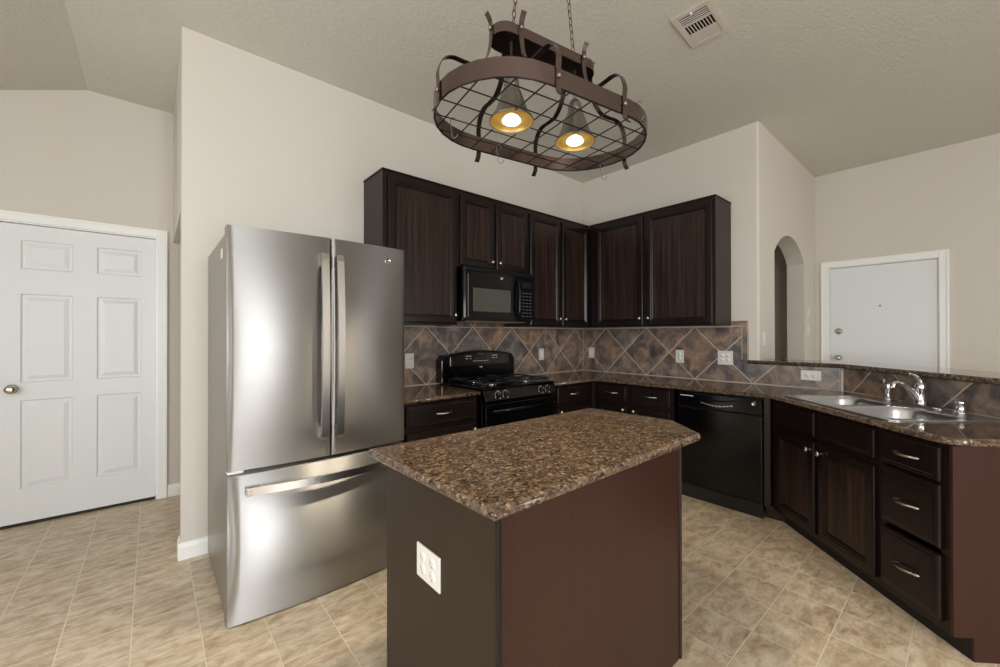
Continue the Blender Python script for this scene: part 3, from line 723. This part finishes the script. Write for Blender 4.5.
# sloped control panel
bm = B()
mx2 = Matrix(((0, 0, 1, 0), (1, 0, 0, 0), (0, 1, 0, 0), (0, 0, 0, 1)))
prism(bm, [(0.012, 0.885), (0.03, 0.885), (0.03, 0.79), (-0.012, 0.79), (-0.014, 0.81)], -RW, RW, mx2, 0.003); cp = obj('control_panel', bm, M['black'], rg)
tilt = math.radians(90-18)
for xk in (-0.262, -0.185, 0.205, 0.285):
    bm = B()
    lathe(bm, [(0.021, 0), (0.021, 0.006), (0.018, 0.022), (0.017, 0.025), (0.0005, 0.025)], 20)
    box(bm, (-0.0045, -0.018, 0.02), (0.0045, 0.018, 0.032), 0.002)
    k_ = obj('knob', bm, M['black2'], cp, (xk, -0.003, 0.846), (tilt, 0, 0))
    bm = B(); tube(bm, [(0.027*math.cos(t_), 0.027*math.sin(t_), 0.001) for t_ in [math.radians(a_) for a_ in range(-60, 211, 18)]], 0.0011, 4)
    for a_ in (-60, 75, 210): box(bm, (0.031*math.cos(math.radians(a_))-0.003, 0.031*math.sin(math.radians(a_))-0.003, 0), (0.031*math.cos(math.radians(a_))+0.003, 0.031*math.sin(math.radians(a_))+0.003, 0.0012))
    box(bm, (-0.001, 0.004, 0.032), (0.001, 0.017, 0.0325))
    obj('dial_mark', bm, M['mark'], k_)
bm = B(); box(bm, (-RW+0.004, -0.012, 0.20), (RW-0.004, 0.029, 0.782), 0.006); od = obj('oven_door', bm, M['black'], rg)
bm = B(); box(bm, (-0.25, -0.0135, 0.33), (0.25, -0.0115, 0.60), 0.001); obj('door_window', bm, M['glassb'], od)
bm = B(); tube(bm, [(-RW+0.04, -0.05, 0.735), (RW-0.04, -0.05, 0.735)], 0.011, 12)
for s in (-1, 1): box(bm, (s*(RW-0.07)-0.012, -0.05, 0.725), (s*(RW-0.07)+0.012, -0.01, 0.745), 0.003)
obj('handle', bm, M['black'], od)
bm = B(); box(bm, (-RW+0.004, -0.010, 0.03), (RW-0.004, 0.029, 0.19), 0.006); obj('storage_drawer', bm, M['black'], rg)
# backguard with arched top
bm = B(); pr = [(-RW, 0.90)]
pr.append((-RW, 1.085))
for i in range(21):
    x = -RW+0.03+(2*RW-0.06)*i/20; pr.append((x, 1.118+0.045*(1-(x/RW)**2)))
pr += [(RW, 1.085), (RW, 0.90)]
mxz = Matrix(((1, 0, 0, 0), (0, 0, 1, 0), (0, 1, 0, 0), (0, 0, 0, 1)))
pr = [(x*1.055, z) for x, z in pr]; prism(bm, pr, 0.545, 0.635, mxz, 0.008); bg = obj('backguard', bm, M['black'], rg)
bm = B(); pr = [(-RW+0.06, 1.035)]+[(-RW+0.06+(2*RW-0.12)*i/12, 1.098+0.045*(1-((-RW+0.06+(2*RW-0.12)*i/12)/RW)**2)) for i in range(13)]+[(RW-0.06, 1.035)]
prism(bm, pr, 0.538, 0.5445, mxz, 0.002); gp = obj('clock_panel', bm, M['glassb'], bg)
bm = B(); box(bm, (-0.05, 0.5365, 1.098), (0.05, 0.5378, 1.125)); obj('display', bm, M['display'], gp)
bm = B()
for gx in (-0.17, 0.13):
    for r_ in range(2):
        for c_ in range(4):
            if (r_+c_) % 3 != 2 or c_ < 2: bm = B(); box(bm, (gx+c_*0.016, 0.5365, 1.090+r_*0.022), (gx+c_*0.016+0.011, 0.5379, 1.096+r_*0.022)); obj('key', bm, M['mark'], gp)
for c_ in range(9): bm = B(); box(bm, (-0.09+c_*0.02, 0.5365, 1.068), (-0.09+c_*0.02+0.012, 0.5379, 1.072)); obj('key', bm, M['mark'], gp)
badge(bg, (0, 0.5446, 1.016), (math.radians(90), 0, 0), 0.013)
# grates and burners
for gx in (-0.19, 0.19):
    bm = B(); z = 0.93
    w_, y0_, y1_ = 0.165, 0.045, 0.515
    for s in (-1, 1): tube(bm, [(gx+s*w_, y0_, z), (gx+s*w_, y1_, z)], 0.006, 6)
    for yy in (y0_, (y0_+y1_)/2, y1_): tube(bm, [(gx-w_, yy, z), (gx+w_, yy, z)], 0.006, 6)
    for yc in (0.165, 0.400):
        for a_ in range(4):
            ca, sa = math.cos(a_*PI/2), math.sin(a_*PI/2)
            rad = w_ if a_ % 2 == 0 else 0.12
            tube(bm, [(gx+ca*rad, yc+sa*rad, z), (gx+ca*0.045, yc+sa*0.045, z+0.004)], 0.006, 6)
    for sx in (-1, 1):
        for yy in (y0_, y1_): tube(bm, [(gx+sx*w_, yy, z), (gx+sx*w_, yy, 0.905)], 0.006, 6)
    obj('grate', bm, M['iron'], rg)
    for yc in (0.165, 0.400):
        bm = B(); lathe(bm, [(0.05, 0.9045), (0.048, 0.911), (0.036, 0.913), (0.036, 0.920), (0.0005, 0.922)], 20, Matrix.Translation((gx, yc, 0)))
        lathe(bm, [(0.0485, 0.906), (0.051, 0.9105), (0.0485, 0.9112)], 20, Matrix.Translation((gx, yc, 0)), 1, cap=False)
        obj('burner', bm, [M['iron'], M['chrome']], rg)

# ------------------------------------------------------------ microwave
mw = thing('microwave_oven', 'black over-the-range microwave with grey window mounted under the short cabinet', 'microwave', (2.222, WA-0.40, 1.415))
bm = B(); box(bm, (-0.38, 0.0, 0), (0.38, 0.398, 0.43), 0.004); obj('case', bm, M['black'], mw)
bm = B(); prism(bm, [(-0.379, -0.012), (-0.366, -0.022), (0.10, -0.028), (0.215, -0.026), (0.215, -0.0005), (-0.379, -0.0005)], 0.02, 0.395, None, 0.003); md = obj('door', bm, M['black'], mw)
bm = B(); box(bm, (-0.30, -0.030, 0.075), (0.10, -0.0255, 0.262), 0.001); obj('door_window', bm, M['mwglass'], md)['label'] = 'grey perforated window'
bm = B(); tube(bm, catmull([(0.175, -0.03, 0.05), (0.178, -0.055, 0.08), (0.178, -0.062, 0.2), (0.178, -0.055, 0.32), (0.175, -0.03, 0.35)], 5), 0.010, 10); obj('handle', bm, M['black'], md)
bm = B(); box(bm, (0.218, -0.026, 0.02), (0.379, -0.0005, 0.395), 0.003); pc = obj('control_panel', bm, M['black'], mw)
bm = B(); box(bm, (0.235, -0.0272, 0.30), (0.362, -0.0262, 0.345)); obj('display', bm, M['display'], pc)
dimm = simple('dim_marks', (70, 74, 76), 0.4)
for r_ in range(8):
    for c_ in range(3): bm = B(); box(bm, (0.240+c_*0.042, -0.0272, 0.045+r_*0.029), (0.270+c_*0.042, -0.0262, 0.053+r_*0.029)); obj('key', bm, dimm, pc)
bm = B(); prism(bm, [(-0.379, -0.010), (-0.366, -0.020), (0.379, -0.024), (0.379, -0.0005), (-0.379, -0.0005)], 0.398, 0.428, None, 0.003); tg_ = obj('top_grille', bm, M['black2'], mw)
bm = B(); box(bm, (-0.345, -0.0245, 0.03), (-0.341, -0.020, 0.37), 0.001); obj('door_edge', bm, M['steelside'], md)
badge(md, (0.0, -0.0272, 0.358), (math.radians(90), 0, 0), 0.013)
bm = B(); box(bm, (-0.33, 0.03, -0.006), (0.33, 0.34, 0.0)); obj('bottom_vent', bm, M['steelside'], mw)

# ------------------------------------------------------------ dishwasher
dwt = thing('dishwasher', 'black built-in dishwasher under the counter between cabinets', 'dishwasher', (WB-0.600, 1.568, 0), RZB)
bm = B(); box(bm, (0.002, 0.03, 0.10), (0.608, 0.585, 0.843)); obj('body', bm, M['black2'], dwt)
bm = B(); box(bm, (0.004, -0.006, 0.105), (0.606, 0.029, 0.722), 0.005); obj('door', bm, M['black'], dwt)
bm = B(); box(bm, (0.004, -0.012, 0.727), (0.606, 0.029, 0.840), 0.006); cp = obj('control_panel', bm, M['black'], dwt)
bm = B()
for i in range(9): box(bm, (0.19+i*0.026, -0.0145, 0.766-0.014*math.sin(PI*i/8)), (0.21+i*0.026, -0.0110, 0.775-0.014*math.sin(PI*i/8)), 0.0008)
obj('button', bm, M['nickel'], cp)['label'] = 'curved row of silver touch keys'
bm = B(); tube(bm, catmull([(0.16, -0.014, 0.815), (0.25, -0.020, 0.798), (0.305, -0.022, 0.795), (0.36, -0.020, 0.798), (0.45, -0.014, 0.815)], 6), 0.005, 8); obj('handle', bm, M['black'], cp)
bm = B(); box(bm, (0.03, -0.0135, 0.812), (0.13, -0.0118, 0.818)); obj('print_mark', bm, M['mark'], cp)
badge(cp, (0.556, -0.0118, 0.806), (math.radians(90), 0, 0), 0.014)
bm = B(); box(bm, (0.004, 0.004, 0.0), (0.606, 0.02, 0.10)); obj('toe_kick', bm, M['dark'], dwt)

# ------------------------------------------------------------ sink and fittings (peninsula local frame: x = s, y = depth, z up)
sink = thing('kitchen_sink', 'stainless drop-in double bowl sink set in the granite peninsula', 'sink', (PX, PY, 0), RZP)
def rr(x0, x1, y0, y1, r, n=5):
    return round_poly([Vector((x0, y0)), Vector((x1, y0)), Vector((x1, y1)), Vector((x0, y1))], r, n)
Y0 = SD0-0.020; Y1 = SD1-0.020
bowls = [(0.075, 0.430, Y0+0.030, Y0+0.425), (0.470, 0.832, Y0+0.030, Y0+0.425)]
# rim plate
cu = bpy.data.curves.new('rim', 'CURVE'); cu.dimensions = '2D'; cu.fill_mode = 'BOTH'; cu.extrude = 0.0008; cu.bevel_depth = 0.002; cu.bevel_resolution = 2; cu.offset = -0.002
for P in [rr(SX0, SX1, Y0, Y1, 0.05)] + [rr(*b_, 0.10, 8) for b_ in bowls]:
    sp = cu.splines.new('POLY'); sp.points.add(len(P)-1); sp.use_cyclic_u = True
    for q, p in zip(sp.points, P): q.co = (p[0], p[1], 0, 1)
t_ = bpy.data.objects.new('rim', cu); COL.objects.link(t_); dg = bpy.context.evaluated_depsgraph_get(); dg.update()
me = bpy.data.meshes.new_from_object(t_.evaluated_get(dg)); COL.objects.unlink(t_); bpy.data.objects.remove(t_); me.materials.clear(); me.materials.append(M['sink'])
o = bpy.data.objects.new('rim', me); COL.objects.link(o); o.parent = sink; o.location = (0, 0, CZ+0.0029)
for (a_, b_, c_, d_) in bowls:
    bm = B(); rings = []
    for ins, z, r_ in ((-0.0015, CZ+0.003, 0.10), (0.002, CZ-0.002, 0.10), (0.010, CZ-0.02, 0.095), (0.022, CZ-0.12, 0.085), (0.032, CZ-0.150, 0.075), (0.055, CZ-0.165, 0.06), (0.12, CZ-0.168, 0.03)):
        rings.append([bm.verts.new((p[0], p[1], z)) for p in rr(a_+ins, b_-ins, c_+ins, d_-ins, r_, 8)])
    for A, B2 in zip(rings, rings[1:]):
        for i in range(len(A)): bm.faces.new([A[i], A[(i+1) % len(A)], B2[(i+1) % len(A)], B2[i]]).smooth = True
    bm.faces.new(rings[-1])
    o = obj('bowl', bm, M['sink'], sink)
    bm = B(); lathe(bm, [(0.042, CZ-0.1678), (0.040, CZ-0.165), (0.022, CZ-0.1655), (0.0005, CZ-0.1665)], 20, Matrix.Translation(((a_+b_)/2, (c_+d_)/2, 0))); obj('drain', bm, M['chrome'], o)
ZR = CZ+0.0063
def fit(name, label, cat, s, y):
    return thing(name, label, cat, (PX - s*R2 + y*R2, PY - s*R2 - y*R2, ZR), RZP)
yd = Y1-0.035
fa = fit('faucet', 'chrome single-lever kitchen faucet with arched spout behind the sink bowls', 'faucet', 0.456, yd)
bm = B()
prism(bm, rr(-0.115, 0.115, -0.028, 0.028, 0.026, 6), 0, 0.010, None, 0.004); obj('base_plate', bm, M['chrome'], fa)
bm = B(); lathe(bm, [(0.030, 0.008), (0.028, 0.02), (0.022, 0.035), (0.021, 0.085), (0.024, 0.095), (0.025, 0.115), (0.020, 0.130), (0.010, 0.138), (0.0005, 0.14)], 22); obj('body', bm, M['chrome'], fa)
bm = B(); pts = catmull([(0, -0.010, 0.035), (0, -0.035, 0.075), (0, -0.075, 0.112), (0, -0.115, 0.130), (0, -0.140, 0.128), (0, -0.150, 0.105)], 6); tube(bm, pts, [0.012]*6+[0.011]*(len(pts)-12)+[0.0125]*6, 12); obj('spout', bm, M['chrome'], fa)
bm = B(); pts = catmull([(0, 0.0, 0.128), (0.0, -0.005, 0.150), (0.0, -0.03, 0.172), (0, -0.065, 0.186)], 5); tube(bm, pts, [0.013-0.006*i/15 for i in range(len(pts))], 10); obj('lever', bm, M['chrome'], fa)
sp_ = fit('side_sprayer', 'chrome side sprayer standing on the sink deck', 'sprayer', 0.246, yd)
bm = B(); lathe(bm, [(0.026, 0), (0.025, 0.008), (0.014, 0.016), (0.013, 0.04), (0.017, 0.06), (0.018, 0.09), (0.014, 0.11), (0.0005, 0.113)], 18); obj('handle', bm, M['chrome'], sp_)
bm = B(); tube(bm, catmull([(0, 0.005, 0.10), (0, -0.012, 0.115), (0, -0.04, 0.116)], 4), [0.013, 0.014, 0.015, 0.015, 0.015, 0.015, 0.016, 0.017, 0.017], 12); obj('nozzle', bm, M['chrome'], sp_)
bm = B(); lathe(bm, [(0.027, 0), (0.026, 0.006), (0.019, 0.012), (0.0185, 0.048), (0.021, 0.05), (0.021, 0.060), (0.018, 0.064), (0.0005, 0.065)], 20)
o = obj('air_gap_cap', bm, M['chrome'], None, (PX - 0.672*R2 + yd*R2, PY - 0.672*R2 - yd*R2, ZR)); tag(o, 'small round chrome air gap cap on the sink deck', 'air gap')

# ------------------------------------------------------------ outlets and switches
def outlet(label, loc, rz, w, h, kind, group=None):
    t = thing('outlet' if kind != 'switch' else 'light_switch', label, 'outlet' if kind != 'switch' else 'switch', loc, rz, group)
    bm = B(); box(bm, (-w/2, -0.006, -h/2), (w/2, 0, h/2), 0.002); p = obj('cover_plate', bm, M['plate'], t)
    def duplex(cx, horiz=False):
        bm = B()
        for s in (-1, 1):
            ox, oz = (s*0.02, 0) if horiz else (0, s*0.02)
            lathe(bm, [(0.0155, 0.006), (0.0155, 0.0072), (0.0005, 0.0072)], 16, Matrix.Translation((cx+ox, 0, oz)) @ RY)
        obj('socket', bm, M['trim'], t)
        bm = B()
        for s in (-1, 1):
            ox, oz = (s*0.02, 0) if horiz else (0, s*0.02)
            for q in (-0.005, 0.005):
                a_ = (cx+ox+q, oz+0.002) if not horiz else (cx+ox, oz+q)
                if horiz: box(bm, (a_[0]-0.004, -0.0078, a_[1]-0.0008), (a_[0]+0.004, -0.0071, a_[1]+0.0008))
                else: box(bm, (a_[0]-0.0008, -0.0078, a_[1]-0.004), (a_[0]+0.0008, -0.0071, a_[1]+0.004))
            lathe(bm, [(0.0022, 0.0071), (0.0022, 0.0078)], 8, Matrix.Translation((cx+ox+(0.009 if horiz else 0), 0, oz-(0 if horiz else 0.008))) @ RY)
        obj('slot', bm, M['slot'], t)
    def toggle(cx):
        bm = B(); box(bm, (cx-0.005, -0.0066, -0.012), (cx+0.005, -0.0055, 0.012)); box(bm, (cx-0.004, -0.016, 0.0), (cx+0.004, -0.006, 0.008), 0.001); obj('toggle', bm, M['trim'], t)
    def rocker(cx):
        bm = B(); box(bm, (cx-0.016, -0.0085, -0.032), (cx+0.016, -0.006, 0.032), 0.001); obj('rocker', bm, M['trim'], t)
    if kind == 'duplex': duplex(0)
    if kind == 'horizontal': duplex(0, True)
    if kind == 'double': duplex(-w/4+0.006); duplex(w/4-0.006)
    if kind == 'switch': toggle(0)
    if kind == 'rocker': rocker(0)
    return t
sy = WA - 0.0102
outlet('white wall outlet on the slate tiles just beside the fridge', (1.588, sy, 1.09), 0, 0.078, 0.122, 'duplex')
outlet('white wall outlet on the slate tiles between range and corner', (3.14, sy, 1.095), 0, 0.075, 0.12, 'rocker')
sx = WB - 0.0102
outlet('white wall outlet on the slate tiles next to the corner grout line', (sx, 2.862, 1.095), RZB, 0.078, 0.12, 'rocker')
outlet('single white wall outlet on the slate tiles midway above the drawer cabinet', (sx, 1.828, 1.093), RZB, 0.078, 0.122, 'duplex')
outlet('wide white double outlet on the slate tiles above the dishwasher', (sx, 1.42, 1.096), RZB, 0.125, 0.122, 'double')
outlet('white sideways outlet low on the slate tiles under the bar ledge', (sx, 0.806, 0.985), RZB, 0.128, 0.076, 'horizontal')
outlet('square white outlet plate on the island side panel', (IX0-0.0003, 1.088, 0.590), RZB, 0.135, 0.105, 'double')
bpy.data.objects['outlet.005'].rotation_euler = (0, 0, RZB)
outlet('white light switch on the wall just above the bar ledge start', (3.99, YC-0.0003, 1.265), 0, 0.072, 0.118, 'switch')
outlet('upper white wall switch beside the far arch edge', (5.43, YC-0.0003, 1.53), 0, 0.07, 0.11, 'switch')
outlet('lower white wall switch beside the far arch edge', (5.43, YC-0.0003, 1.36), 0, 0.075, 0.13, 'switch')
# small black clip on the bar
bm = B(); box(bm, (-0.04, -0.014, 0.0), (0.04, 0.014, 0.012), 0.003); box(bm, (-0.03, -0.010, 0.012), (0.02, 0.010, 0.02), 0.003)
tag(obj('phone_clip', bm, M['black2'], None, (4.02, 1.02, 1.0855), (0, 0, 0.1)), 'tiny black clip lying on the bar ledge near the wall', 'clip')

# ------------------------------------------------------------ ceiling vent
vt = thing('ceiling_vent', 'cream square air register on the ceiling', 'vent', (2.405, 1.015, CH), math.radians(3))
bm = B(); hw = 0.155; hh = 0.098
def frame_ring(bm, w, h, ins, z0, z1):
    A = [(-w, -h), (w, -h), (w, h), (-w, h)]; I = [(-w+ins, -h+ins), (w-ins, -h+ins), (w-ins, h-ins), (-w+ins, h-ins)]
    va = [bm.verts.new((x, y, z0)) for x, y in A]; vb = [bm.verts.new((x+math.copysign(-0.006, x), y+math.copysign(-0.006, y), z1)) for x, y in A]
    vi = [bm.verts.new((x, y, z1)) for x, y in I]; vj = [bm.verts.new((x, y, z0)) for x, y in I]
    for k in range(4):
        m_ = (k+1) % 4
        bm.faces.new([va[k], va[m_], vb[m_], vb[k]]); bm.faces.new([vb[k], vb[m_], vi[m_], vi[k]]); bm.faces.new([vi[k], vi[m_], vj[m_], vj[k]]); bm.faces.new([vj[k], vj[m_], va[m_], va[k]])
frame_ring(bm, hw, hh, 0.020, -0.0003, -0.010); obj('frame', bm, M['vent'], vt)
bm = B(); box(bm, (-hw+0.020, -hh+0.020, -0.0015), (hw-0.020, hh-0.020, -0.0005)); obj('duct_shade', bm, M['inside'], vt)  # near-black sheet stands in for the shade behind the louvers
bm = B()
xs0, xs1, ys0, ys1 = -hw+0.022, hw-0.022, -hh+0.022, hh-0.022
tt = (xs1-xs0)/3
for i in range(5): box(bm, (xs0+0.004+i*tt/5.2, ys0, -0.008), (xs0+0.008+i*tt/5.2, ys1, -0.003))
for i in range(10): box(bm, (xs0+tt, ys0+i*(ys1-ys0)/9.0-0.0018, -0.008), (xs0+2*tt, ys0+i*(ys1-ys0)/9.0+0.0018, -0.003))
for i in range(7): box(bm, (xs0+2*tt+i*tt/7.2, ys0, -0.008), (xs0+2*tt+0.0085+i*tt/7.2, ys1, -0.003))
box(bm, (xs0+tt-0.003, ys0, -0.009), (xs0+tt+0.001, ys1, -0.002)); box(bm, (xs0+2*tt-0.001, ys0, -0.009), (xs0+2*tt+0.003, ys1, -0.002))
obj('louver', bm, M['vent'], vt)
bm = B(); box(bm, (-hw+0.012, -0.004, -0.018), (-hw+0.03, 0.004, -0.0095), 0.001); obj('lever', bm, M['trim'], vt)

# ------------------------------------------------------------ pot rack with lamps
PRZ = 2.11
pr_t = thing('pot_rack', 'oval bronze pot rack light hanging on chains above the island', 'pot rack', (1.2, 1.117, PRZ), math.radians(-9.43))
def stadium(Lh, r, n=14):
    out = []
    for i in range(n+1):
        a_ = -PI/2 + PI*i/n; out.append((Lh + r*math.cos(a_), r*math.sin(a_)))
    for i in range(n+1):
        a_ = PI/2 + PI*i/n; out.append((-Lh + r*math.cos(a_), r*math.sin(a_)))
    return out
def band(bm, Lh, r, z0, z1, t):
    O = stadium(Lh, r); I = stadium(Lh, r-t); n = len(O)
    vs = [[bm.verts.new((p[0], p[1], z)) for p in P] for P, z in ((O, z0), (O, z1), (I, z1), (I, z0))]
    for k in range(4):
        A, C_ = vs[k], vs[(k+1) % 4]
        A2 = [bm.verts.new(v.co) for v in A]; C2 = [bm.verts.new(v.co) for v in C_]
        for i in range(n):
            f = bm.faces.new([A2[i], A2[(i+1) % n], C2[(i+1) % n], C2[i]]); f.smooth = k in (0, 2)
    for ring in vs:
        for v in ring: bm.verts.remove(v)
LH, RR = 0.187, 0.271
bm = B(); band(bm, LH, RR, 0.0, 0.062, 0.004); o = obj('oval_band', bm, M['bronze'], pr_t); 
bm = B(); tube(bm, [(p[0], p[1], 0.0) for p in stadium(LH, RR-0.004)], 0.004, 6, closed=True); obj('lower_rim', bm, M['bronze2'], pr_t)
# grid
bm = B()
def half_v(u):
    a_ = max(abs(u)-LH, 0); return math.sqrt(max((RR-0.006)**2 - a_*a_, 0))
def half_u(v): return LH + math.sqrt(max((RR-0.006)**2 - v*v, 0))
LAMPS = (-0.16, 0.16)
def split(p, q, fixed, alongu):
    """interrupt a bar where a lamp mouth passes"""
    segs = [(p, q)]
    for lu in LAMPS:
        d = abs(fixed - (0 if alongu else lu)); rad = 0.088
        if d < rad:
            h = math.sqrt(rad*rad-d*d); c_ = lu if alongu else 0; ns = []
            for a_, b_ in segs:
                if c_-h > a_ and c_+h < b_: ns += [(a_, c_-h), (c_+h, b_)]
                else: ns.append((a_, b_))
            segs = ns
    return segs
for k in range(-4, 5):
    u = k*0.098
    hv = half_v(u)
    for a_, b_ in split(-hv, hv, u, False): tube(bm, [(u, a_, 0.002), (u, b_, 0.002)], 0.0026, 6)
for k in range(-2, 3):
    v = k*0.098; hu = half_u(v)
    for a_, b_ in split(-hu, hu, v, True): tube(bm, [(a_, v, 0.006), (b_, v, 0.006)], 0.0026, 6)
obj('grid', bm, M['bronze2'], pr_t)
# upper canopy box
BZ0, BZ1 = 0.300, 0.338
bm = B(); band(bm, 0.19, 0.058, BZ0, BZ1, 0.004); obj('canopy_band', bm, M['bronze'], pr_t)
bm = B(); prism(bm, stadium(0.19, 0.0535), BZ0+0.012, BZ1-0.004); obj('canopy_box', bm, M['bronze2'], pr_t)
# straps
def strap(b, r, kink=1.0):
    """b: (u,v) at canopy, r: (u,v) at ring"""
    bv, rv = Vector((b[0], b[1])), Vector((r[0], r[1])); d = (rv-bv); Ln = d.length; d.normalize()
    def P(f, z, extra=0): q = bv + d*(f*Ln+extra); return (q.x, q.y, z)
    key = [P(0, BZ1+0.042, 0.022), P(0, BZ1+0.022, 0.008), P(0, BZ1, 0.003), P(0, BZ0-0.02, 0.004), P(0.10, BZ0-0.085), P(0.30, BZ0-0.128), P(0.52, BZ0-0.134), P(0.76, BZ0-0.134), P(0.93, BZ0-0.155), P(1.0, 0.10, 0.004), P(1.0, 0.062, 0.003), P(1.0, 0.0, 0.003), P(1.0, -0.02, 0.006), P(1.0, -0.04, 0.022)]
    side = (-d.y, d.x, 0)
    bm = B(); tube(bm, catmull(key, 5), 0.01, flat=(0.021, 0.003), up=side)
    s = obj('strap', bm, M['bronze'] if b[1] <= 0 else M['bronze2'], pr_t)  # far-side straps take the darker bronze, shade put into their colour
    bm = B()
    for z, p, ex in ((BZ0+0.03, bv, 0.0045), (0.034, rv, 0.0045)):
        q = p + d*ex; m_ = Matrix.Translation((q.x, q.y, z)) @ Vector((d.x, d.y, 0)).to_track_quat('Z', 'X').to_matrix().to_4x4()
        lathe(bm, [(0.0085, 0), (0.008, 0.005), (0.004, 0.008), (0.0005, 0.0085)], 10, m_)
    obj('bolt', bm, M['pewter'], s)
strap((-0.248, 0), (-0.458, 0)); strap((0.248, 0), (0.458, 0))
for u in (-0.155, 0.155):
    for s in (-1, 1): strap((u, s*0.058), (u, s*0.271))
# chains
def chain(u0, u1, z0, z1):
    bm = B(); P0 = Vector((u0, 0, z0)); P1 = Vector((u1, 0, z1)); n = int((P1-P0).length/0.028); d = (P1-P0).normalized()
    q = d.to_track_quat('Z', 'X').to_matrix().to_4x4()
    for i in range(n):
        c_ = P0 + (P1-P0)*((i+0.5)/n)
        m_ = Matrix.Translation(c_) @ q @ Matrix.Rotation((i % 2)*PI/2, 4, 'Z')
        tube(bm, [(0.0075*math.cos(t_), 0, 0.0175*math.sin(t_)) for t_ in [2*PI*k/12 for k in range(12)]], 0.0019, 5, m_, closed=True, up=(0, 1, 0))
    obj('chain', bm, M['coppery'], pr_t)
    bm = B(); tube(bm, [(u0+0.020*math.cos(t_), 0, z0-0.012+0.020*math.sin(t_)) for t_ in [2*PI*k/16 for k in range(16)]], 0.0022, 6, closed=True, up=(0, 1, 0)); obj('ring', bm, M['coppery'], pr_t)
    bm = B(); lathe(bm, [(0.028, CH-PRZ-0.0005), (0.027, CH-PRZ-0.012), (0.008, CH-PRZ-0.02), (0.0005, CH-PRZ-0.021)], 16, Matrix.Translation((u1, 0, 0))); obj('ceiling_plate', bm, M['bronze'], pr_t)
chain(-0.155, -0.09, BZ1+0.016, CH-PRZ-0.015); chain(0.155, 0.08, BZ1+0.016, CH-PRZ-0.015)
# lamps
for lu in LAMPS:
    bm = B(); tube(bm, [(lu, 0, BZ0+0.02), (lu, 0, 0.165)], 0.006, 8); lathe(bm, [(0.028, 0.115), (0.030, 0.13), (0.027, 0.155), (0.016, 0.172), (0.0005, 0.174)], 18, Matrix.Translation((lu, 0, 0.012))); st = obj('lamp_socket', bm, M['pewter'], pr_t)
    bm = B(); prof = [(0.030, 0.118), (0.040, 0.095), (0.052, 0.06), (0.064, 0.025), (0.078, 0.004), (0.084, -0.004), (0.0845, -0.010), (0.082, -0.010)]
    lathe(bm, prof, 28, Matrix.Translation((lu, 0, 0.016)), 0, cap=False)
    lathe(bm, [(0.082, -0.010), (0.081, -0.003), (0.074, 0.006), (0.060, 0.025), (0.048, 0.06), (0.036, 0.095), (0.0005, 0.10)], 28, Matrix.Translation((lu, 0, 0.016)), 1, cap=False)
    obj('lamp_shade', bm, [M['pewter'], M['gold']], pr_t)['label'] = 'pewter cone shade lined in gold'
    bm = B(); lathe(bm, [(0.010, 0.03), (0.028, 0.018), (0.035, 0.009), (0.036, 0.004), (0.030, -0.001), (0.0005, -0.003)], 22, Matrix.Translation((lu, 0, 0.004))); obj('bulb', bm, M['bulb'], pr_t)['label'] = 'glowing frosted reflector bulb'
    l = bpy.data.lights.new('lamp_light', 'SPOT'); l.energy = 26; l.spot_size = math.radians(125); l.spot_blend = 0.6; l.color = (1.0, 0.86, 0.66); l.shadow_soft_size = 0.035
    lo = bpy.data.objects.new('lamp_light', l); COL.objects.link(lo)
    a_ = math.radians(-9.43); lo.location = (1.2 + lu*math.cos(a_), 1.117 + lu*math.sin(a_), PRZ-0.02)
# pot hooks hanging on the rack
def pot_hook(u, v, z, label, ang=0.0):
    bm = B(); pts = [(0, 0.011*math.cos(t_)-0.0, 0.011*math.sin(t_)) for t_ in [math.radians(a_) for a_ in range(200, -31, -33)]]
    pts += [(0, 0.009, -0.02), (0, 0.004, -0.045)]
    pts += [(0, -0.008+0.012*math.cos(t_), -0.055+0.012*math.sin(t_)) for t_ in [math.radians(a_) for a_ in range(0, -200, -33)]]
    tube(bm, pts, 0.0017, 6)
    a_ = math.radians(-9.43); x = 1.2 + u*math.cos(a_) - v*math.sin(a_); y = 1.117 + u*math.sin(a_) + v*math.cos(a_)
    tag(obj('pot_hook', bm, M['pewter'], None, (x, y, PRZ+z), (0, 0, ang)), label, 'hook')
pot_hook(-0.36, 0.098, 0.0, 'thin wire hook dangling from the rack near its far left rim', 0.5)
pot_hook(-0.098, 0.196, 0.0, 'small wire S-hook dangling from the grid in front of the far band', 1.2)
pot_hook(0.24, -0.268, 0.062, 'bright bent wire hook hung over the near right band', -0.2)
pot_hook(0.42, 0.098, 0.0, 'thin wire hook at the far right end of the rack', 0.9)
